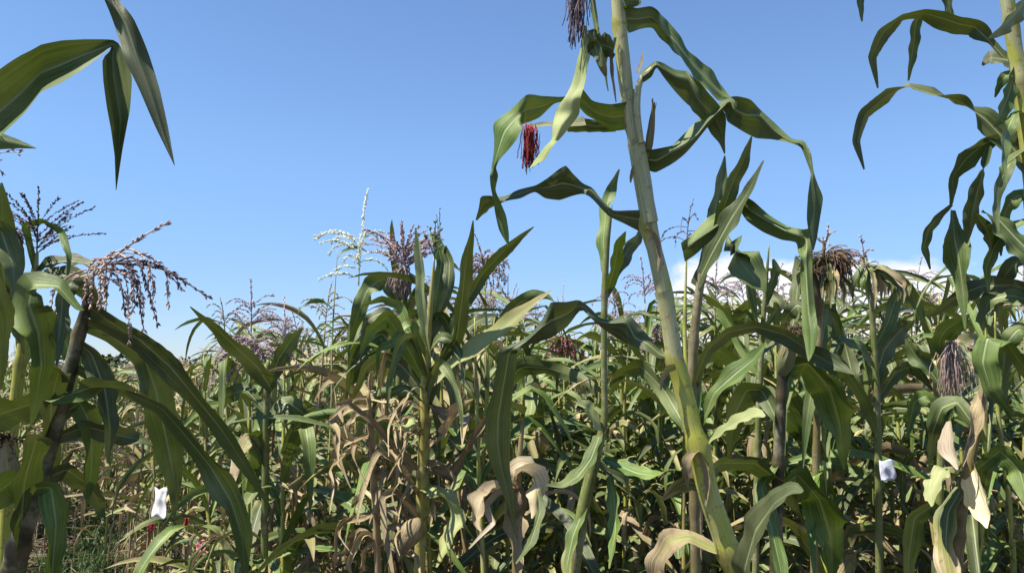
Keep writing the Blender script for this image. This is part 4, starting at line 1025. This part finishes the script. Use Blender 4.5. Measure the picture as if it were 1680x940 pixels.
Q = Hero('maize_plant', 'maize plant with dark triangular leaf and dangling pinkish brown silk, right of the cloud', 1.9,
         [(1560, 520, 7), (1552, 580, 12), (1546, 680, 16), (1542, 800, 17), (1540, 940, 17)], 1538, smat='stalk_green', wk=0.68, nodes=(600, 700), seed=59)
Q.leaf([(1552, 600, 10, -1), (1540, 560, 30, -1), (1552, 540, 44, -1), (1572, 528, 26, -1), (1590, 515, 3, -1)], dz=-0.1)
Q.leaf([(1548, 640, 10, 1), (1520, 600, 26, 1), (1500, 580, 30, -1), (1486, 555, 3, -1)], dz=0.05)
Q.leaf([(1546, 700, 10, 1), (1570, 660, 22, 1), (1610, 640, 26, 1), (1640, 650, 18, -1), (1660, 690, 3, -1)], dz=0.0)
Q.leaf([(1546, 690, 10, 1), (1520, 650, 24, 1), (1500, 660, 24, -1), (1488, 720, 3, -1)], dz=0.0)
sk = MB(); silk(sk, P(1562, 560, 1.86), [-0.1, 0, -0.6], 0.13, 130, Q.rng, 0.5, 1.6, 0.0009); sk.build('silk', M['tassel_pink'], Q.root, Q.base)
Vp = Hero('maize_plant', 'maize plant with one broad pale striped leaf hanging in the gap under the arching leaves', 2.2,
          [(1262, 400, 2), (1258, 450, 8), (1250, 560, 13), (1244, 700, 15), (1240, 900, 16)], 1238, smat='stalk_green', wk=0.68, nodes=(500, 620), seed=61)
Vp.leaf([(1250, 560, 6, 1), (1222, 420, 20, 1), (1195, 396, 40, 1), (1215, 430, 58, 1), (1240, 462, 46, 1), (1256, 478, 4, 1)], dz=-0.1, n=34)
Vp.leaf([(1256, 500, 8, -1), (1268, 460, 16, -1), (1272, 440, 16, -1), (1268, 425, 4, -1)], dz=0)
Vp.leaf([(1252, 540, 8, -1), (1280, 500, 16, -1), (1262, 476, 14, -1), (1256, 470, 3, -1)], dz=0.1)
Vp.leaf([(1250, 580, 8, 1), (1300, 540, 18, 1), (1312, 440, 22, 1), (1306, 420, 4, 1)], dz=0.1)
Vp.leaf([(1246, 620, 8, 1), (1210, 560, 16, -1), (1190, 520, 20, -1), (1160, 470, 3, -1)], dz=0.1)

# ---------------------------------------------------------------- single plants that stand out above the field
def single(px, top, d, label, seed, tassel_kind, dryness=0.2, topts=None, tass_h=0.25, **kw):
    g = P(px, ground_py(d), d)
    ztop = P(px, top, d)[2]
    th = tass_h
    H = ztop - th
    o = dict(h=th, nb=10, spread=0.8, droop=1.2)
    o.update(topts or {})
    kw.setdefault('lean', 0.012)
    parts = corn_parts(seed, H, dryness, tassel_kind=tassel_kind, tassel_opts=o, **kw)
    g = g - LAST_TIP
    return place(parts, 'maize_plant', label, 'maize plant', (g[0], g[1], 0), 0.0, 1.0, 'maize plants rising above the skyline')
single(571, 283, 2.7, 'spindly maize plant with tall thin spike and white drooping tassel, alone against sky', 131, 'tassel_white', 0.15, dict(nb=16, spread=0.95, droop=1.3, spike=1.0, blen=0.46, density=420, size=0.014, stem_r=0.0032), 0.36, n_leaf=6, r0=0.007, leaf_scale=0.55, hi=0.86, upright=0.5)
single(534, 395, 2.9, 'thin maize plant with small hooked leaves, just left of the white-tasselled spike', 102, None, 0.12, None, 0.0, n_leaf=9, r0=0.006, leaf_scale=0.42, hi=0.98)
single(792, 362, 2.6, 'maize plant with brownish purple drooping tassel, behind the upright dark leaves of the yellow stalk', 104, 'tassel_pink', 0.2, dict(nb=40, spread=0.8, droop=2.6, blen=0.6, density=420, size=0.011, stem_r=0.0032), 0.19, n_leaf=11, upright=0.5)
single(832, 440, 3.0, 'maize plant with thin spiky slate coloured tassel, above the pale yellow leaf', 105, 'tassel_dark', 0.2, dict(nb=18, spread=1.3, droop=0.5, blen=0.75, density=60), 0.2, n_leaf=10, upright=0.4)
single(928, 520, 3.4, 'maize plant with hanging pink silk tuft, in the gap left of the slender stalk', 106, 'silk_pink', 0.25, dict(nb=50, spread=0.9, droop=3.0, blen=0.6, density=330, stem_r=0.0035), 0.18, n_leaf=10)
single(1076, 500, 3.2, 'maize plant with rusty brown tassel, seen just left of the leaning stalk', 107, 'tassel_pink', 0.25, dict(nb=44, spread=0.8, droop=2.4, density=330, stem_r=0.0035), 0.18, n_leaf=10)
single(1150, 300, 2.4, 'maize plant with sparse nodding dark tassel, between the leaning stalk and the upright leaves', 108, 'tassel_dark', 0.2, dict(nb=7, spread=1.1, droop=1.9, blen=0.85, density=110), 0.16, n_leaf=9, leaf_scale=0.8, hi=0.8)
single(715, 325, 2.9, 'maize plant with a single feathery green spike, behind the yellow stalk bundle', 109, 'tassel_green', 0.15, dict(nb=4, spread=0.2, droop=0.2, blen=0.4, density=120), 0.3, n_leaf=9, hi=0.8, upright=0.5)
single(925, 455, 3.6, 'maize plant with a lone hair thin tassel spike, left of the slender stalk', 110, 'tassel_purple', 0.25, dict(nb=3, spread=0.2, droop=0.2, blen=0.5, density=60), 0.25, n_leaf=9, hi=0.85)
single(480, 535, 3.6, 'maize plant with dull tan tassel, left of the thin hooked leaf plant', 111, 'tassel_tan', 0.35, dict(nb=12, droop=1.6), 0.2, n_leaf=11)
single(1300, 420, 2.9, 'maize plant with pale tan tassel, left of the shaggy dark mop', 112, 'tassel_tan', 0.25, dict(nb=12, droop=1.8), 0.2, n_leaf=10, leaf_scale=0.8)
single(1500, 500, 2.8, 'maize plant with a loose tan tassel, between the green mop and the dark triangular leaf', 113, 'tassel_tan', 0.25, dict(nb=10, droop=1.5), 0.2, n_leaf=10, upright=0.3)
single(1655, 520, 2.6, 'maize plant with straw tassel, beneath the arching leaves at the far right', 114, 'tassel_tan', 0.3, dict(nb=10, droop=1.5), 0.2, n_leaf=10)
single(606, 520, 2.6, 'maize plant with purple-tinged stem and wide green leaves, below the white-tasselled spike', 115, None, 0.2, None, 0.0, n_leaf=12, upright=0.4, hi=0.99)
single(640, 480, 2.4, 'lush green maize plant with broad upright leaves, under the bristling purple tassel', 116, None, 0.12, None, 0.0, n_leaf=12, upright=0.5, hi=0.99)
single(860, 520, 2.7, 'bushy green maize plant without tassel, beneath the pale yellow leaf tip', 117, None, 0.2, None, 0.0, n_leaf=12, upright=0.3, hi=0.99)
single(1395, 520, 2.5, 'green maize plant without tassel, in front of the white cloud', 118, None, 0.2, None, 0.0, n_leaf=11, upright=0.3, hi=0.99)
single(1215, 520, 2.6, 'green maize plant under the broad pale striped leaf', 119, None, 0.2, None, 0.0, n_leaf=11, upright=0.3, hi=0.99)

for (x, y, sd, lb) in ((-1.16, 1.08, 301, 'green maize plant added just outside the view, shading the dark leaning plant'), (-1.25, 0.80, 302, 'green maize plant added unseen beside the camera, its shade falling on the clearing edge')):  # both added out of view to cast shade on the left plant
    place(corn_parts(sd, 2.35, 0.2, n_leaf=16, tassel_kind='tassel_tan', leaf_scale=1.0, upright=0.5, wf=1.3), 'maize_plant', lb, 'maize plant', (x, y, 0))

# ---------------------------------------------------------------- the field: rows of plants, each one its own object
KIND = ('green', 'half withered', 'straw dry')
protos = {}
def proto(kind, i, merged):
    key = (kind, i, merged)
    if key not in protos:
        seed = 500 + 40 * kind + i + (1000 if merged else 0)
        r = np.random.default_rng(seed)
        tk = [('tassel_tan', 'tassel_purple', 'tassel_green', 'tassel_pink'), ('tassel_tan', 'tassel_pink', 'tassel_tan', 'tassel_purple'), ('tassel_tan', 'tassel_tan', 'tassel_pink', 'tassel_tan')][kind][i % 4]
        if i % 4 in (0, 2) or (i == 3 and kind != 1): tk = None
        protos[key] = corn_parts(seed, 1.65, (0.26, 0.60, 0.98)[kind], n_leaf=(20, 20, 17)[kind], wf=0.64, tassel_kind=tk, r0=0.0115,
                                 ear=[(0.5, 'silk_brown', (0.1, 0.5, 0.95)[kind])] if i % 2 else None, merged=merged, lo=0.1, detail=0.7, upright=0.12, leaf_scale=1.1,
                                 tassel_opts=dict(h=0.17, nb=13, droop=1.6, density=330, size=0.010))
    return protos[key]
SKY_X = [-300, 20, 60, 330, 380, 440, 520, 590, 640, 700, 850, 905, 960, 1050, 1150, 1240, 1300, 1450, 1560, 1680, 2000]
SKY_Y = [560, 575, 612, 596, 548, 540, 545, 550, 505, 500, 520, 560, 570, 515, 505, 485, 475, 480, 485, 485, 490]
rf = np.random.default_rng(77)
def zone(px):
    for lim, t in ((345, 'beyond the bare clearing'), (600, 'below the spear leaf'), (800, 'around the yellow stalk'), (1100, 'around the slender stalk'), (1330, 'right of the leaning stalk'), (9999, 'below the shaggy mops')):
        if px < lim: return t
def depth_word(d):
    return 'front row' if d < 3.4 else ('middle rows' if d < 5.6 else 'rear rows')
count = 0
spots = []
y = 2.35
while y < 8.6:
    dx = 0.35 if y < 5.5 else 0.50
    half = 0.70 * y + 0.4
    x = -half
    while x < half:
        spots.append((x + rf.uniform(-.16, .16), y + rf.uniform(-.16, .16)))
        x += dx
    y += 0.42 if y < 5 else 0.62
for (x, y) in spots:
    px, py, d = px_of((x, y, 1.5))
    if px < -60 or px > 1740: continue
    if px < 345 and d < (3.0 if px < 20 else (5.6 if px < 215 else 3.9)): continue
    if px < 420 and d < 3.0 and rf.random() < 0.5: continue
    topy = np.interp(px, SKY_X, SKY_Y) + rf.normal() * 14 + 8
    H = P(px, topy, d)[2]
    dryp = 0.42 if px < 345 else (0.36 if px < 800 else 0.16)
    rr = rf.random()
    kind = 2 if rr < dryp * 0.55 else (1 if rr < dryp * 0.55 + 0.38 else 0)
    merged = d > 4.6
    i = int(rf.integers(0, 4))
    if count >= 258: break
    lab = f'{KIND[kind]} maize plant in the crowded {depth_word(d)} {zone(px)}'
    if px < 345: lab = f'{KIND[kind]} short maize plant in the low stand {zone(px)}'
    place(proto(kind, i, merged), 'maize_plant', lab, 'maize plant', (x, y, 0), rf.uniform(0, 6.28), H / 1.66, lab.replace(' maize plant', ' maize plants', 1))
    count += 1
print('FIELD', count)

# the far rows read as one mass
fb = MB()
for k in range(1700):
    y = 8.9 + 34 * rf.random() ** 1.4
    x = rf.uniform(-0.72, 0.72) * y
    px, py, d = px_of((x, y, 1.5))
    topy = np.interp(px, SKY_X, SKY_Y) * 0.1 + 598 * 0.9 + rf.normal() * 4
    if px < 330: topy = 612 + rf.normal() * 4
    H = P(px, topy, d)[2]
    dr = float(np.clip(rf.normal() * 0.35 + (0.62 if px < 600 else 0.42), 0, 1))
    base = np.array([x, y, 0])
    tube(fb, np.array([base, base + [rf.normal() * .02, rf.normal() * .02, H * .6], base + [rf.normal() * .05, rf.normal() * .05, H]]), np.array([0.012, 0.010, 0.005]), 4, dr)
    a0 = rf.uniform(0, 6.28)
    for q in range(10):
        z = H * (0.15 + 0.8 * q / 9)
        ld = float(np.clip(dr * 1.3 - (q / 9 - 0.4) * 0.9 + rf.normal() * 0.15, 0, 1))
        pp = arc_path(base + [0, 0, z], a0 + q * math.pi + rf.normal() * .4, rf.uniform(0.5, 1.1), 0.55 * rf.uniform(.7, 1.2), rf.uniform(1.4, 3.0), 6)
        hw = 0.030 * np.array([0.6, 1, 1, 0.85, 0.5, 0.04])
        tv = tangents(pp); sd = unit(np.cross(tv, [0, 0, 1.0]) + 1e-6)
        ribbon(fb, pp, np.cross(sd, tv) + sd * rf.normal() * 0.6, hw, rf, 0.3, 0, 0.2, ld, m=3)
    for q in range(6 if rf.random() < 0.3 else 0):
        pp = arc_path(base + [0, 0, H], rf.uniform(0, 6.28), rf.uniform(0.6, 1.5), 0.2, rf.uniform(0.3, 1.6), 5)
        tube(fb, pp, 0.004, 3, 0.95)
tag(fb.build('distant_maize', M['leaf']), kind='stuff')

# ---------------------------------------------------------------- undergrowth, dry straw and grass on the soil
wb = MB()
rw = np.random.default_rng(91)
for k in range(15000):
    y = 2.3 + 6.6 * rw.random() ** 0.8
    x = rw.uniform(-0.68, 0.70) * y
    px, py, d = px_of((x, y, 1.5))
    if px < 345 and d < (7.0 if px < 235 else 3.7): continue
    hmax = 0.9 if px < 345 else (1.2 if px < 800 else 1.32)
    z = hmax * rw.random() ** 0.75 + 0.03
    p0 = np.array([x, y, z])
    low = z < 0.85
    dryk = rw.random() < ((0.62 if px < 800 else 0.40) if low else (0.3 if px < 800 else 0.12))
    if dryk:   # curled strips of dead leaf caught between the stalks
        pp = arc_path(p0, rw.uniform(0, 6.28), rw.uniform(-0.9, 1.2), rw.uniform(0.10, 0.34), rw.uniform(1.0, 5.0), 12, 1.0, rw.normal() * 2.4)
        hw = rw.uniform(0.005, 0.016) * np.sin(np.pi * np.linspace(0.08, 0.98, 12)) + 0.0008
        n0 = np.cross(tangents(pp), unit(rw.normal(size=3)))
        ribbon(wb, pp, n0 + 1e-4, hw, rw, 0.3, rw.uniform(0.6, 2.0), 0.5, rw.uniform(0.72, 1.0), m=5)
    elif rw.random() < 0.62:   # narrow green blades and side shoots
        pp = arc_path(p0, rw.uniform(0, 6.28), rw.uniform(-0.2, 1.3), rw.uniform(0.14, 0.38), rw.uniform(0.8, 3.2), 9, 1.2, rw.normal() * 0.8)
        hw = rw.uniform(0.008, 0.018) * np.sin(np.pi * np.linspace(0.12, 0.985, 9)) ** 0.8 + 0.0006
        tv = tangents(pp); sd = unit(np.cross(tv, [0, 0, 1.0]) + 1e-6); up = np.cross(sd, tv)
        tw = rw.normal() * 0.9 * np.linspace(0, 1, 9)[:, None]
        ribbon(wb, pp, up * np.cos(tw) + sd * np.sin(tw), hw, rw, 0.3, rw.choice([0, 0, 0.8]), 0.25, rw.choice([0.0, 0.1, 0.35]), m=5)
    else:      # broad weed leaves
        a = rw.uniform(0, 6.28)
        for q in range(3):
            pp = arc_path(p0 + rw.normal(size=3) * 0.03, a + q * 2.1, rw.uniform(0.1, 0.9), rw.uniform(0.05, 0.12), rw.uniform(0.5, 1.6), 6)
            hw = rw.uniform(0.012, 0.026) * np.sin(np.pi * np.linspace(0.06, 0.98, 6)) ** 0.8 + 0.0006
            tv = tangents(pp); sd = unit(np.cross(tv, [0, 0, 1.0]) + 1e-6)
            ribbon(wb, pp, np.cross(sd, tv), hw, rw, 0.3, 0, 0.1, rw.choice([0.0, 0.1, 0.3]), m=5)
tag(wb.build('weeds', M['weed']), kind='stuff')

stb = MB()
for k in range(2600):
    d = rw.uniform(5.2, 9.0); px = rw.uniform(-60, 420)
    g = P(px, ground_py(d), d)
    p0 = np.array([g[0], g[1], 0.012 + abs(rw.normal()) * 0.02])
    a = rw.normal() * 0.7 + (0 if rw.random() < 0.7 else 1.5)
    l = rw.uniform(0.08, 0.5)
    pp = np.array([p0, p0 + [math.cos(a) * l / 2, math.sin(a) * l / 2, rw.uniform(0, .03)], p0 + [math.cos(a) * l, math.sin(a) * l, rw.uniform(0, .02)]])
    pp = smooth_path(pp, 6)
    hw = rw.uniform(0.003, 0.012) * np.array([.5, 1, 1, .9, .7, .3])
    ribbon(stb, pp, np.tile([rw.normal() * .4, rw.normal() * .4, 1.0], (6, 1)), hw, rw, 0.3, 0.5, 0.2, 1.0, m=3)
tag(stb.build('straw', M['straw']), kind='stuff')

grb = MB()
for k in range(5200):
    d = rw.uniform(5.3, 7.6); px = rw.uniform(60, 330) if rw.random() < 0.75 else rw.uniform(120, 260)
    g = P(px, ground_py(d), d)
    if math.sin(g[0] * 5.1) + math.sin(g[1] * 4.3 + 1) < -0.2: continue
    pp = arc_path((g[0], g[1], -0.005), rw.uniform(0, 6.28), rw.uniform(0.8, 1.5), rw.uniform(0.06, 0.24), rw.uniform(0.3, 1.6), 5)
    hw = np.array([.9, 1, .8, .5, .08]) * rw.uniform(0.0025, 0.005)
    tv = tangents(pp); sd = unit(np.cross(tv, [0, 0, 1.0]) + 1e-6)
    ribbon(grb, pp, np.cross(sd, tv), hw, rw, 0.2, 0, 0, 0, m=3)
tag(grb.build('grass', M['grass']), kind='stuff')

# ---------------------------------------------------------------- scraps caught in the plants
def scrap(name, label, cat, px, py, d, w_px, h_px, m, seed, tilt=0.4, group=None, thick=0.0015):
    """A crumpled sheet: creased, curled and with a little thickness."""
    r = np.random.default_rng(seed)
    c = P(px, py, d); W = w_px / FPX * d; Hh = h_px / FPX * d
    n = 11
    g1 = r.normal(size=(4, 2)) * 3; ph = r.uniform(0, 6, 4)
    V = []
    for i in range(n):
        for j in range(n):
            a, b = i / (n - 1) - .5, j / (n - 1) - .5
            z = sum(0.08 * abs(math.sin(g1[k, 0] * a + g1[k, 1] * b + ph[k])) for k in range(4)) * max(W, Hh)
            edge = 1 + 0.24 * math.sin(7 * a + ph[0]) * math.sin(6 * b + ph[1])
            V.append(c + XR * (a * W * edge * math.cos(tilt) + b * Hh * 0.45 * math.sin(tilt)) + np.array([0, 0, 1.0]) * (b * Hh * edge) + np.array([0, 1.0, 0]) * (z + 0.25 * b * Hh + a * W * math.sin(tilt)))
    V = np.array(V)
    back = V + np.array([0, thick, 0])
    mb = MB()
    f = grid_faces(n, n)
    mb.add(V, f); mb.add(back, [q[::-1] for q in f])
    rim = [i * n for i in range(n)] + [(n - 1) * n + j for j in range(1, n)] + [i * n + n - 1 for i in range(n - 2, -1, -1)] + [j for j in range(n - 2, 0, -1)]
    for k in range(len(rim)):
        a, b = rim[k], rim[(k + 1) % len(rim)]
        mb.f.append((a, b, b + n * n, a + n * n)); mb.mi.append(0)
    o = mb.build(name, M[m], None, c)
    o.location = c
    tag(o, label, cat, group)
    return o
scrap('plastic_scrap', 'crumpled white plastic scrap caught among dry stalks at the clearing edge', 'litter', 258, 826, 3.2, 24, 44, 'white_plastic', 11, -0.25)
scrap('plastic_scrap', 'small pink plastic scrap low among the dry stalks', 'litter', 329, 898, 2.9, 15, 20, 'pink_plastic', 2, 0.3)
scrap('paper_scrap', 'dark red paper scrap below the white plastic scrap', 'litter', 247, 866, 3.3, 10, 13, 'red_paper', 3, 0.2)
scrap('paper_scrap', 'reddish paper scrap between the white and pink scraps', 'litter', 304, 858, 3.3, 8, 15, 'red_paper', 4, 0.2)
scrap('plastic_scrap', 'bluish white square plastic scrap hanging beside the bleached husks', 'litter', 1459, 772, 1.95, 28, 32, 'blue_white_plastic', 5, 0.2)
